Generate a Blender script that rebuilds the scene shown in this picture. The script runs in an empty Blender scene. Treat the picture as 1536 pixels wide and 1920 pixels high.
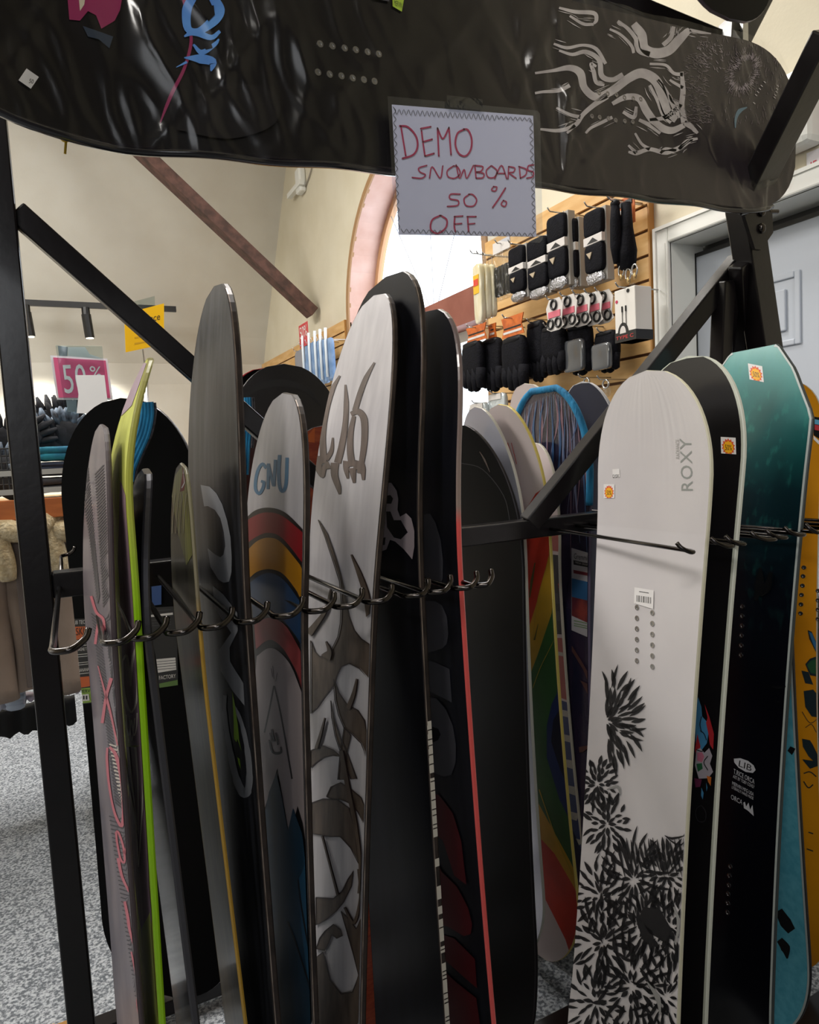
import bpy, bmesh, math, random
from mathutils import Vector, Matrix, Quaternion
from mathutils.geometry import tessellate_polygon
random.seed(7)
SC = bpy.context.scene
COL = SC.collection

# ------------------------------------------------------------------ camera
F, CX, CY, EYE = 1300.0, 768.0, 960.0, 1.45
PITCH = math.atan(106/1300); ROLL = math.atan(.055); YAW = math.atan(648/1300/math.cos(PITCH))
FW = Vector((math.sin(YAW)*math.cos(PITCH), math.cos(YAW)*math.cos(PITCH), -math.sin(PITCH)))
R0 = Vector((math.cos(YAW), -math.sin(YAW), 0))
U0 = R0.cross(FW)
RT = R0*math.cos(ROLL) - U0*math.sin(ROLL)
UP = R0*math.sin(ROLL) + U0*math.cos(ROLL)
cd = bpy.data.cameras.new('camera'); cam = bpy.data.objects.new('camera', cd); COL.objects.link(cam)
cd.sensor_fit = 'HORIZONTAL'; cd.sensor_width = 36; cd.lens = 36*F/1536; cd.clip_start = .02
m = Matrix((RT, UP, -FW)).transposed().to_4x4(); m.translation = (0, 0, EYE); cam.matrix_world = m
SC.camera = cam

def at(px, py, X=None, Y=None, Z=None, D=None):
    r = FW + RT*((px-CX)/F) - UP*((py-CY)/F)
    t = X/r.x if X is not None else Y/r.y if Y is not None else (Z-EYE)/r.z if Z is not None else D
    return Vector((r.x*t, r.y*t, EYE+r.z*t))
def proj(p):
    q = Vector(p)-Vector((0, 0, EYE)); d = q.dot(FW)
    return CX+F*q.dot(RT)/d, CY-F*q.dot(UP)/d

# ------------------------------------------------------------------ world, lights, exposure
w = bpy.data.worlds.new('world'); SC.world = w; w.use_nodes = True
w.node_tree.nodes['Background'].inputs[0].default_value = (.86, .93, 1, 1)
w.node_tree.nodes['Background'].inputs[1].default_value = 5.0
def area(name, loc, rot, sx, sy, power, col):
    l = bpy.data.lights.new(name, 'AREA'); l.shape = 'RECTANGLE'; l.size = sx; l.size_y = sy; l.energy = power; l.color = col
    o = bpy.data.objects.new(name, l); o.location = loc; o.rotation_euler = rot; COL.objects.link(o); return o
area('ceiling_light', (-1.6, 0.6, 4.5), (0, 0, 0), 1.4, 1.4, 18, (1, .97, .93))
area('ceiling_light', (-1.6, 4.2, 4.3), (0, 0, 0), 1.5, 1.5, 230, (1, .97, .93))
area('ceiling_light', (1.0, 2.6, 4.5), (0, 0, 0), 1.0, 1.0, 85, (1, .97, .93))
# daylight through the shop front on the left
area('shopfront_daylight', (-3.7, 3.0, 1.7), (0, math.radians(-90), 0), 2.4, 3.0, 22, (.84, .92, 1))
area('camera_side_fill', (-.7, -2.9, 2.3), (math.radians(84), 0, math.radians(-12)), 2.8, 1.5, 48, (.93, .96, 1))  # added fill from behind the camera, no window there; lifts the board faces
def added_fill_spot(loc, aim, power, size, col=(1, .96, .9), soft=.25):  # added spots without a fixture, aimed to brighten chosen things
    l = bpy.data.lights.new('added_fill_spot', 'SPOT'); l.energy = power; l.spot_size = math.radians(size); l.spot_blend = 1; l.shadow_soft_size = soft; l.color = col
    o = bpy.data.objects.new('added_fill_spot', l); o.location = loc; COL.objects.link(o); o.rotation_euler = (Vector(aim)-Vector(loc)).to_track_quat('-Z', 'Y').to_euler()
added_fill_spot((-1.5, -1.0, 3.6), (.5, 1.0, 2.05), 190, 42)
added_fill_spot((.3, -1.6, 3.7), (1.3, 1.1, 2.1), 130, 38)
added_fill_spot((-.9, 1.4, 4.0), (.02, 3.0, 1.75), 90, 20, soft=.1)  # added to make the blank sale sheet look bright
SC.view_settings.view_transform = 'Standard'; SC.view_settings.look = 'None'
SC.view_settings.gamma = 1; SC.view_settings.use_curve_mapping = False
SC.view_settings.exposure = 0.0

# ------------------------------------------------------------------ materials
MATS = {}
def srgb(h):
    if isinstance(h, str):
        c = [int(h[i:i+2], 16)/255 for i in (0, 2, 4)]
    else: c = [v/255 for v in h]
    return tuple([(v/12.92 if v <= .04045 else ((v+.055)/1.055)**2.4) for v in c]+[1])
def mat(name, col, rough=.5, metal=0, col2=None, scale=20, stretch=(1, 1, 1), bump=0, bscale=None, spec=.5, coat=0, emit=0, trans=0, alpha=1, lo=.35, hi=.65, detail=4):
    if name in MATS: return MATS[name]
    m = bpy.data.materials.new(name); m.use_nodes = True; nt = m.node_tree; n = nt.nodes; L = nt.links
    b = n['Principled BSDF']; c = srgb(col)
    b.inputs['Base Color'].default_value = c; b.inputs['Roughness'].default_value = rough
    b.inputs['Metallic'].default_value = metal; b.inputs['Specular IOR Level'].default_value = spec
    b.inputs['Coat Weight'].default_value = coat; b.inputs['Coat Roughness'].default_value = .12
    b.inputs['Transmission Weight'].default_value = trans; b.inputs['Alpha'].default_value = alpha
    if emit: b.inputs['Emission Color'].default_value = c; b.inputs['Emission Strength'].default_value = emit
    if col2 is not None or bump:
        tc = n.new('ShaderNodeTexCoord'); mp = n.new('ShaderNodeMapping'); mp.inputs['Scale'].default_value = stretch
        L.new(tc.outputs['Object'], mp.inputs['Vector'])
    if col2 is not None:
        no = n.new('ShaderNodeTexNoise'); no.inputs['Scale'].default_value = scale; no.inputs['Detail'].default_value = detail
        L.new(mp.outputs[0], no.inputs['Vector'])
        cr = n.new('ShaderNodeValToRGB'); cr.color_ramp.elements[0].position = lo; cr.color_ramp.elements[1].position = hi
        cr.color_ramp.elements[0].color = c; cr.color_ramp.elements[1].color = srgb(col2)
        L.new(no.outputs['Fac'], cr.inputs[0]); L.new(cr.outputs[0], b.inputs['Base Color'])
    if bump:
        nb = n.new('ShaderNodeTexNoise'); nb.inputs['Scale'].default_value = bscale or scale*2; nb.inputs['Detail'].default_value = 5
        L.new(mp.outputs[0], nb.inputs['Vector'])
        bp = n.new('ShaderNodeBump'); bp.inputs['Strength'].default_value = bump; bp.inputs['Distance'].default_value = .01
        L.new(nb.outputs['Fac'], bp.inputs['Height']); L.new(bp.outputs[0], b.inputs['Normal'])
    MATS[name] = m; return m
def film(name, tint='ffffff', gl=.22, rough=.08, bump=.6, scale=9, stretch=(1, 1, 1)):
    """thin clear plastic film: see-through with glossy crinkles"""
    if name in MATS: return MATS[name]
    m = bpy.data.materials.new(name); m.use_nodes = True; nt = m.node_tree; n = nt.nodes; L = nt.links
    for x in list(n):
        if x.type != 'OUTPUT_MATERIAL': n.remove(x)
    t = n.new('ShaderNodeBsdfTransparent'); t.inputs[0].default_value = srgb(tint)
    g = n.new('ShaderNodeBsdfGlossy'); g.inputs['Roughness'].default_value = rough
    mx = n.new('ShaderNodeMixShader'); fr = n.new('ShaderNodeLayerWeight'); fr.inputs[0].default_value = .5; pw = n.new('ShaderNodeMath'); pw.operation = 'POWER'; pw.inputs[1].default_value = 4.5
    tc = n.new('ShaderNodeTexCoord'); mp = n.new('ShaderNodeMapping'); mp.inputs['Scale'].default_value = stretch
    no = n.new('ShaderNodeTexNoise'); no.inputs['Scale'].default_value = scale; no.inputs['Detail'].default_value = 3; no.inputs['Distortion'].default_value = 1.2
    bp = n.new('ShaderNodeBump'); bp.inputs['Strength'].default_value = bump; bp.inputs['Distance'].default_value = .02
    ma = n.new('ShaderNodeMath'); ma.operation = 'ADD'; ma.use_clamp = True; ma.inputs[1].default_value = gl
    L.new(tc.outputs['Object'], mp.inputs[0]); L.new(mp.outputs[0], no.inputs['Vector']); L.new(no.outputs['Fac'], bp.inputs['Height'])
    L.new(bp.outputs[0], g.inputs['Normal']); L.new(bp.outputs[0], fr.inputs['Normal']); L.new(fr.outputs['Facing'], pw.inputs[0]); L.new(pw.outputs[0], ma.inputs[0])
    L.new(ma.outputs[0], mx.inputs[0]); L.new(t.outputs[0], mx.inputs[1]); L.new(g.outputs[0], mx.inputs[2])
    L.new(mx.outputs[0], n['Material Output'].inputs[0]); MATS[name] = m; return m
def ramp_mat(name, stops, z0, z1, rough=.3, coat=.3, noise=.06, nscale=6, stretch=(1, 1, 1), fleck=None, axis=2):
    """printed colour that runs along the length (object z)"""
    m = bpy.data.materials.new(name); m.use_nodes = True; nt = m.node_tree; n = nt.nodes; L = nt.links; b = n['Principled BSDF']
    b.inputs['Roughness'].default_value = rough; b.inputs['Coat Weight'].default_value = coat; b.inputs['Coat Roughness'].default_value = .15
    tc = n.new('ShaderNodeTexCoord'); sp = n.new('ShaderNodeSeparateXYZ'); L.new(tc.outputs['Object'], sp.inputs[0])
    mr = n.new('ShaderNodeMapRange'); mr.inputs[1].default_value = z0; mr.inputs[2].default_value = z1; L.new(sp.outputs[axis], mr.inputs[0])
    mp = n.new('ShaderNodeMapping'); mp.inputs['Scale'].default_value = stretch; L.new(tc.outputs['Object'], mp.inputs[0])
    no = n.new('ShaderNodeTexNoise'); no.inputs['Scale'].default_value = nscale; no.inputs['Detail'].default_value = 6; L.new(mp.outputs[0], no.inputs['Vector'])
    ml = n.new('ShaderNodeMath'); ml.operation = 'MULTIPLY_ADD'; ml.inputs[1].default_value = noise*2; L.new(no.outputs['Fac'], ml.inputs[0]); L.new(mr.outputs[0], ml.inputs[2])
    sb = n.new('ShaderNodeMath'); sb.operation = 'SUBTRACT'; sb.inputs[1].default_value = noise; L.new(ml.outputs[0], sb.inputs[0])
    cr = n.new('ShaderNodeValToRGB'); L.new(sb.outputs[0], cr.inputs[0]); el = cr.color_ramp.elements
    while len(el) < len(stops): el.new(.5)
    for e, (p, c) in zip(el, stops): e.position = p; e.color = srgb(c)
    out = cr.outputs[0]
    if fleck:
        n2 = n.new('ShaderNodeTexNoise'); n2.inputs['Scale'].default_value = 28; n2.inputs['Detail'].default_value = 9; L.new(mp.outputs[0], n2.inputs['Vector'])
        c2 = n.new('ShaderNodeValToRGB'); c2.color_ramp.elements[0].position = .55; c2.color_ramp.elements[1].position = .72; L.new(n2.outputs['Fac'], c2.inputs[0])
        mx = n.new('ShaderNodeMixRGB'); pm = n.new('ShaderNodeMath'); pm.operation = 'MULTIPLY'; L.new(c2.outputs[0], pm.inputs[0]); L.new(mr.outputs[0], pm.inputs[1]); p2 = n.new('ShaderNodeMath'); p2.operation = 'MULTIPLY'; L.new(pm.outputs[0], p2.inputs[0]); L.new(mr.outputs[0], p2.inputs[1]); L.new(p2.outputs[0], mx.inputs[0]); L.new(out, mx.inputs[1]); mx.inputs[2].default_value = srgb(fleck); out = mx.outputs[0]
    L.new(out, b.inputs['Base Color']); return m

STEEL = mat('black_powder_coat', '0d0a0c', .3, 0, '130f11', 14, bump=.03, bscale=60, coat=.2, spec=.35)
CHROME = mat('dark_chrome', '4a4644', .2, 1)
SILVER = mat('silver_metal', 'b8b8b8', .25, 1)
WALL = mat('cream_wall_paint', 'cfc7b2', .8, 0, 'c8bfa8', 3, bump=.05, bscale=80)
WALLB = mat('greige_wall_paint', 'c9c4b8', .8, 0, 'c3bdb0', 3, bump=.05, bscale=80)
WHITE = mat('white_trim_paint', 'dcdcd6', .45)
PAPER = mat('white_paper', 'dedad8', .7)
BLACKP = mat('black_print', '0d0c0d', .4)
SLAT = mat('maple_laminate', 'd2ab74', .45, 0, 'c4985c', 5, (1, 1, 6), bump=.02)
SLATD = mat('slat_groove_brown', '5c3a1c', .7)

# ------------------------------------------------------------------ mesh building
def frame_of(d):
    d = d.normalized(); a = Vector((0, 0, 1)) if abs(d.z) < .95 else Vector((1, 0, 0))
    s = d.cross(a).normalized(); return s, s.cross(d).normalized()
class MB:
    def __init__(s): s.v = []; s.f = []
    def quadbox(s, c, ax, ay, az):
        c = Vector(c); i = len(s.v)
        for x in (-1, 1):
            for y in (-1, 1):
                for z in (-1, 1): s.v.append(c+ax*x+ay*y+az*z)
        for q in ((0, 1, 3, 2), (4, 6, 7, 5), (0, 4, 5, 1), (2, 3, 7, 6), (0, 2, 6, 4), (1, 5, 7, 3)): s.f.append([i+k for k in q])
        return s
    def box(s, a, b):
        a = Vector(a); b = Vector(b); h = (b-a)/2
        return s.quadbox((a+b)/2, Vector((h.x, 0, 0)), Vector((0, h.y, 0)), Vector((0, 0, h.z)))
    def bar(s, a, b, w, h=None, side=None):
        a = Vector(a); b = Vector(b); d = b-a; h = h or w
        if side is None: sd, u = frame_of(d)
        else:
            sd = Vector(side); sd = (sd-d.normalized()*sd.dot(d.normalized())).normalized(); u = sd.cross(d).normalized()
        return s.quadbox((a+b)/2, d/2, sd*w/2, u*h/2)
    def tube(s, pts, r, n=8, cap=True):
        pts = [Vector(p) for p in pts]; rs = r if isinstance(r, (list, tuple)) else [r]*len(pts); rings = []
        sd = None
        for k, p in enumerate(pts):
            d = (pts[min(k+1, len(pts)-1)]-pts[max(k-1, 0)]).normalized()
            if sd is None: sd, u = frame_of(d)
            else:
                sd = (sd-d*sd.dot(d)).normalized(); u = sd.cross(d).normalized()
            i = len(s.v); rings.append(i)
            for j in range(n):
                t = 2*math.pi*j/n; s.v.append(p+(sd*math.cos(t)+u*math.sin(t))*rs[k])
        for a, b in zip(rings, rings[1:]):
            for j in range(n): s.f.append([a+j, a+(j+1) % n, b+(j+1) % n, b+j])
        if cap: s.f.append([rings[0]+j for j in range(n)][::-1]); s.f.append([rings[-1]+j for j in range(n)])
        return s
    def poly(s, pts):
        i = len(s.v); s.v += [Vector(p) for p in pts]; s.f.append(list(range(i, i+len(pts)))); return s
    def tess(s, loops, fn):
        """fill 2-D loops (first outer, then holes), map points with fn"""
        vv = [[Vector((x, y, 0)) for x, y in lp] for lp in loops]; i = len(s.v); flat = [p for lp in loops for p in lp]
        tr = tessellate_polygon(vv); s.v += [Vector(fn(x, y)) for x, y in flat]
        for t in tr: s.f.append([i+k for k in t])
        return s
    def prism(s, pts, fn0, fn1):
        n = len(pts); i = len(s.v); s.v += [Vector(fn0(x, y)) for x, y in pts]; j = len(s.v); s.v += [Vector(fn1(x, y)) for x, y in pts]
        for t in tessellate_polygon([[Vector((x, y, 0)) for x, y in pts]]):
            s.f.append([i+k for k in t]); s.f.append([j+k for k in t[::-1]])
        for k in range(n): s.f.append([i+k, i+(k+1) % n, j+(k+1) % n, j+k])
        return s
    def blob(s, c, ax, ay, az, e=.6, nu=16, nv=10, jit=None):
        """soft superellipsoid pillow"""
        c = Vector(c); i = len(s.v); sg = lambda v, p: math.copysign(abs(v)**p, v)
        for a in range(nv+1):
            ph = -math.pi/2+math.pi*a/nv
            for b in range(nu):
                th = 2*math.pi*b/nu
                x = sg(math.cos(ph), e)*sg(math.cos(th), e); y = sg(math.cos(ph), e)*sg(math.sin(th), e); z = sg(math.sin(ph), e)
                p = c+ax*x+ay*y+az*z
                if jit: p += Vector((random.uniform(-jit, jit), random.uniform(-jit, jit), random.uniform(-jit, jit)))
                s.v.append(p)
        for a in range(nv):
            for b in range(nu): s.f.append([i+a*nu+b, i+a*nu+(b+1) % nu, i+(a+1)*nu+(b+1) % nu, i+(a+1)*nu+b])
        return s
    def build(s, name, m, parent=None, smooth=False, bevel=0, weld=False):
        me = bpy.data.meshes.new(name)
        if parent is not None: org = worldloc(parent)
        else:
            lo = Vector([min(v[k] for v in s.v) for k in range(3)]); hi = Vector([max(v[k] for v in s.v) for k in range(3)])
            org = Vector(((lo.x+hi.x)/2, (lo.y+hi.y)/2, lo.z))
        me.from_pydata([tuple(v-org) for v in s.v], [], s.f); me.materials.append(m)
        o = bpy.data.objects.new(name, me); COL.objects.link(o)
        if parent is not None: o.parent = parent; LOC[o.name] = org
        else: o.location = org; LOC[o.name] = org
        bm = bmesh.new(); bm.from_mesh(me)
        if weld: bmesh.ops.remove_doubles(bm, verts=bm.verts, dist=.00005)
        bmesh.ops.recalc_face_normals(bm, faces=bm.faces)
        if smooth:
            for f in bm.faces: f.smooth = True
        bm.to_mesh(me); bm.free()
        if bevel:
            b = o.modifiers.new('bevel', 'BEVEL'); b.width = bevel; b.segments = 2; b.limit_method = 'ANGLE'
        return o
LOC = {}
def worldloc(o): return LOC.get(o.name, Vector((0, 0, 0)))
def empty(name, loc):
    o = bpy.data.objects.new(name, None); COL.objects.link(o); o.location = loc; o.empty_display_size = .05; LOC[o.name] = Vector(loc); return o
def tag(o, label=None, cat=None, group=None, kind=None):
    for k, v in (('label', label), ('category', cat), ('group', group), ('kind', kind)):
        if v: o[k] = v
    return o
def thing(name, loc, label, cat, group=None): return tag(empty(name, loc), label, cat, group)

def text_geo(s, spacing=1.0):
    """letters of the built-in font as 2-D verts (0..1 both ways) and faces"""
    cu = bpy.data.curves.new('t', 'FONT'); cu.body = s; cu.size = 1; cu.space_character = spacing; cu.resolution_u = 3
    o = bpy.data.objects.new('t', cu); COL.objects.link(o); bpy.context.view_layer.update()
    me = o.to_mesh(); vs = [(v.co.x, v.co.y) for v in me.vertices]; fs = [list(p.vertices) for p in me.polygons]; o.to_mesh_clear()
    bpy.data.objects.remove(o); bpy.data.curves.remove(cu)
    x0 = min(v[0] for v in vs); x1 = max(v[0] for v in vs); y0 = min(v[1] for v in vs); y1 = max(v[1] for v in vs)
    return [((x-x0)/(x1-x0), (y-y0)/(y1-y0)) for x, y in vs], fs
def text_on(s, p00, p10, p01, m, parent, name='lettering', spacing=1.0, smap=None):
    """lay text on the plane (or smap) spanned by three corners"""
    vs, fs = text_geo(s, spacing); mb = MB()
    for x, y in vs:
        q = (Vector(p00)+(Vector(p10)-Vector(p00))*x+(Vector(p01)-Vector(p00))*y); mb.v.append(q)
    mb.f = fs; return mb.build(name, m, parent)
def quads_of(path, ws):
    """tapered stroke in 2-D -> quads"""
    n = len(path); ws = ws if isinstance(ws, (list, tuple)) else [ws]*n; L = []; R = []
    if len(ws) != n: ws = [ws[0]+(ws[-1]-ws[0])*k/(n-1) for k in range(n)] if len(ws) == 2 else [ws[min(len(ws)-1, int(k*len(ws)/n))] for k in range(n)]
    for k in range(n):
        a = path[max(0, k-1)]; b = path[min(n-1, k+1)]; dx, dy = b[0]-a[0], b[1]-a[1]; l = math.hypot(dx, dy) or 1
        nx, ny = -dy/l*ws[k]/2, dx/l*ws[k]/2; L.append((path[k][0]+nx, path[k][1]+ny)); R.append((path[k][0]-nx, path[k][1]-ny))
    return [[L[k], L[k+1], R[k+1], R[k]] for k in range(n-1)]
def smooth(pts, n=6):
    """Catmull-Rom through 2-D/3-D points"""
    P = [Vector(p).to_3d() if len(p) < 3 else Vector(p) for p in pts]; P = [P[0]*2-P[1]]+P+[P[-1]*2-P[-2]]; out = []
    for i in range(1, len(P)-2):
        for k in range(n):
            t = k/n; a, b, c, d = P[i-1:i+3]
            out.append(.5*((2*b)+(c-a)*t+(2*a-5*b+4*c-d)*t*t+(3*b-a-3*c+d)*t**3))
    out.append(P[-2]); return [tuple(q[:len(pts[0])]) for q in out]
def zc(ox, oy, s, pts):
    """points read off an enlarged crop of the photograph"""
    return [(ox+x/s, oy+y/s) for x, y in pts]

# ------------------------------------------------------------------ snowboards
class Board:
    def __init__(s, name, label, O, vd, ud, nd, L, W, a=.23, at_=.2, e=2.3, side=.03, kick=.05, kt=.04, kl=.3, th=.009,
                 face=None, back=None, edge=None, rim=None, group=None, oct=False):
        s.O, s.vd, s.ud, s.nd, s.L, s.W, s.a, s.at, s.e, s.side, s.kick, s.kt, s.kl, s.th, s.oct = O, vd, ud, nd, L, W, a, at_, e, side, kick, kt, kl, th, oct
        s.layer = 0
        s.root = thing(name, s.S(0, 0, 0), label, 'snowboard', group)
        vs = [0]
        N = 64
        vs = [.5-.5*math.cos(math.pi*k/N) for k in range(N+1)]; vs = [L*(.3*(k/N)+.7*v) for k, v in enumerate(vs)]
        us = [-1, -.8, -.4, 0, .4, .8, 1]
        def sheet(off, inset, nm, m):
            mb = MB(); n = len(us)
            for v in vs:
                h = max(.0004, s.h(v)-inset); vv = min(max(v, inset*.8), L-inset*.8)
                for u in us: mb.v.append(s.S(u*h, vv, off))
            for i in range(len(vs)-1):
                for j in range(n-1): mb.f.append([i*n+j, i*n+j+1, (i+1)*n+j+1, (i+1)*n+j])
            return mb.build(nm, m, s.root, smooth=True)
        s.face = sheet(-th/2, .0015, 'base_sheet', face)
        sheet(th/2, .0015, 'topsheet', back or face)
        mb = MB(); ring = [(1, v) for v in vs]+[(-1, v) for v in vs[::-1]]
        offs = (-th/2-.0002, -th/2+.002, th/2-.002, th/2+.0002); ins = (.0018, 0, 0, .0018)
        for sg, v in ring:
            h = s.h(v)
            for o, i_ in zip(offs, ins): mb.v.append(s.S(sg*max(.0003, h-i_), min(max(v, i_*.6), L-i_*.6), o))
        n = len(ring)
        for i in range(n):
            for k in range(3): mb.f.append([i*4+k, i*4+k+1, ((i+1) % n)*4+k+1, ((i+1) % n)*4+k])
        mb.build('sidewall', edge or STEEL, s.root)
        if edge is EDG:
            mb = MB(); q = []
            for v in vs[2:-2]: q.append((s.S(s.h(v)+.0003, v, -th/2+.0006), s.S(s.h(v)+.0003, v, -th/2+.002)))
            for p0, p1 in zip(q, q[1:]): mb.poly([p0[0], p1[0], p1[1], p0[1]])
            mb.build('steel_edge', EDGL, s.root)
        if rim:
            mb = MB()
            for sg in (1, -1):
                q = []
                for v in vs:
                    h = s.h(v); q.append((s.S(sg*max(.0002, h-.001), min(v, L-.0008), -th/2-.0006), s.S(sg*max(.0001, h-.0055), min(v, L-.005), -th/2-.0006)))
                for p0, p1 in zip(q, q[1:]): mb.poly([p0[0], p1[0], p1[1], p0[1]])
            mb.build('edge_rim', rim, s.root)
    def h(s, v):
        L, W = s.L, s.W; hw = W/2
        if v > L-s.a:
            t = (v-(L-s.a))/s.a
            if s.oct:
                return hw*(1 if t < .2 else 1-.32*((t-.2)/.5) if t < .7 else .68-.3*((t-.7)/.3)) if t < .999 else hw*.36
            return hw*max(0, 1-t**s.e)**(1/s.e)
        if v < s.at:
            t = (s.at-v)/s.at; return hw*max(0, 1-t**s.e)**(1/s.e)
        m_ = (L-s.a+s.at)/2; r = (L-s.a-s.at)/2; return hw-s.side/2*(1-((v-m_)/r)**2)
    def w(s, v):
        k = 0
        if v > s.L-s.kl: k = s.kick*((v-(s.L-s.kl))/s.kl)**2
        if v < .26: k = s.kt*((.26-v)/.26)**2
        return k
    def S(s, u, v, off): return s.O+s.ud*u+s.vd*v+s.nd*(s.w(v)+off)
    def uv(s, px, py):
        r = FW+RT*((px-CX)/F)-UP*((py-CY)/F); c = Vector((0, 0, EYE)); v = 1.0
        for _ in range(6):
            P0 = s.O+s.nd*(s.w(v)-s.th/2); t = (P0-c).dot(s.nd)/r.dot(s.nd); q = c+r*t-P0; v = min(max(q.dot(s.vd), 0), s.L); u = q.dot(s.ud)
        return u, v
    def decal_uv(s, polys, m, name='graphic', label=None, off=None):
        if off is None: s.layer += 1; off = .0004+.00013*s.layer
        bm = bmesh.new()
        for p in polys:
            ok = tessellate_polygon([[Vector((u, v, 0)) for u, v in p]]) if len(p) > 4 else ([(0, 1, 2), (0, 2, 3)] if len(p) == 4 else [(0, 1, 2)])
            vv = [bm.verts.new((u, v, 0)) for u, v in p]
            for t in ok:
                try: bm.faces.new([vv[k] for k in t])
                except ValueError: pass
        z = [v.co.y for v in bm.verts]; a, b = min(z), max(z)
        if b-a > .03:
            k = math.ceil(a/.025)*.025
            while k < b:
                bmesh.ops.bisect_plane(bm, geom=bm.verts[:]+bm.edges[:]+bm.faces[:], plane_co=(0, k, 0), plane_no=(0, 1, 0)); k += .025
        mb = MB(); bm.verts.index_update()
        for v in bm.verts:
            vv = min(max(v.co.y, .004), s.L-.004); hh = max(.0005, s.h(vv)-.002); mb.v.append(s.S(min(max(v.co.x, -hh), hh), vv, -s.th/2-off))
        mb.f = [[v.index for v in f.verts] for f in bm.faces]; bm.free()
        o = mb.build(name, m, s.root); tag(o, label); return o
    def decal(s, polys, m, name='graphic', label=None, off=None):
        if 1 < len(polys) <= 6 and all(len(p) > 4 for p in polys):
            for p in polys: s.decal([p], m, name, label, off)
            return
        return s.decal_uv([[s.uv(*p) for p in q] for q in polys], m, name, label, off)
    def strokes(s, lst, m, name='graphic', label=None, dw=0, sm=5):
        if 1 < len(lst) <= 10 and name != 'lettering':
            for q in lst: s.strokes([q], m, name, label, dw, sm)
            return
        q = []
        for path, ws in lst:
            p = smooth(path, sm) if sm and len(path) > 2 else path
            if isinstance(ws, (int, float)): W = [ws+dw]*len(p)
            else:
                W = []
                for k in range(len(p)):
                    t = k/(len(p)-1)*(len(ws)-1); i = min(int(t), len(ws)-2); W.append(ws[i]+(ws[i+1]-ws[i])*(t-i)+dw)
            q += quads_of(p, W)
        o = s.decal(q, m, name, label)
        if len(lst) > 10: o['kind'] = 'stuff'
        return o
    def text(s, t, p00, p10, p01, m, name='lettering', spacing=1.0):
        s.layer += 1; off = .0004+.00013*s.layer; vs, fs = text_geo(t, spacing); mb = MB()
        for x, y in vs:
            u, v = s.uv(p00[0]+(p10[0]-p00[0])*x+(p01[0]-p00[0])*y, p00[1]+(p10[1]-p00[1])*x+(p01[1]-p00[1])*y); hh = max(.001, s.h(min(max(v, .004), s.L-.004))-.002); mb.v.append(s.S(min(max(u, -hh), hh), v, -s.th/2-off))
        mb.f = fs; return mb.build(name, m, s.root)
    def inserts(s, pts, r=.0035, m=None):
        for p in pts:
            u, v = s.uv(*p); c = s.S(u, v, -s.th/2); mb = MB()
            for r0, r1, d0, d1 in ((r*1.25, r*1.25, .0001, .0012), (r*1.25, r*.65, .0012, .0012), (r*.65, r*.55, .0012, .0002), (r*.55, .00001, .0002, .0002)):
                i = len(mb.v)
                for rr, dd in ((r0, d0), (r1, d1)):
                    for k in range(10): t = k*math.pi/5; mb.v.append(c+s.ud*rr*math.cos(t)+s.vd*rr*math.sin(t)-s.nd*dd)
                for k in range(10): mb.f.append([i+k, i+(k+1) % 10, i+10+(k+1) % 10, i+10+k])
            mb.build('insert', m or SILVER, s.root, smooth=False)
    def starburst(s, x0, y0, x1, y1, txt, skew=0):
        """small white price sticker with a yellow burst"""
        q = lambda x, y: (x0+(x1-x0)*x+skew*y, y0+(y1-y0)*y+skew*.9*(x-.5)*2)
        s.decal([[q(0, 0), q(1, 0), q(1, 1), q(0, 1)]], PAPER, 'price_sticker', 'white sticker with a yellow burst')
        b = []
        for k in range(28):
            t = math.pi+2*math.pi*k/28; r = .46 if k % 2 else .36; b.append(q(.5+r*math.cos(t), min(1, .58+r*1.15*math.sin(t))))
        s.decal([b], mat('burst_red', 'd8542a', .5)); b2 = []
        for k in range(20):
            t = 2*math.pi*k/20; r = .36 if k % 2 else .30; b2.append(q(.5+r*math.cos(t), .6+r*1.1*math.sin(t)))
        s.decal([b2], mat('burst_yellow', 'efae14', .5)); s.text(txt, q(.28, .78), q(.74, .78), q(.28, .45), BLACKP)

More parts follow.
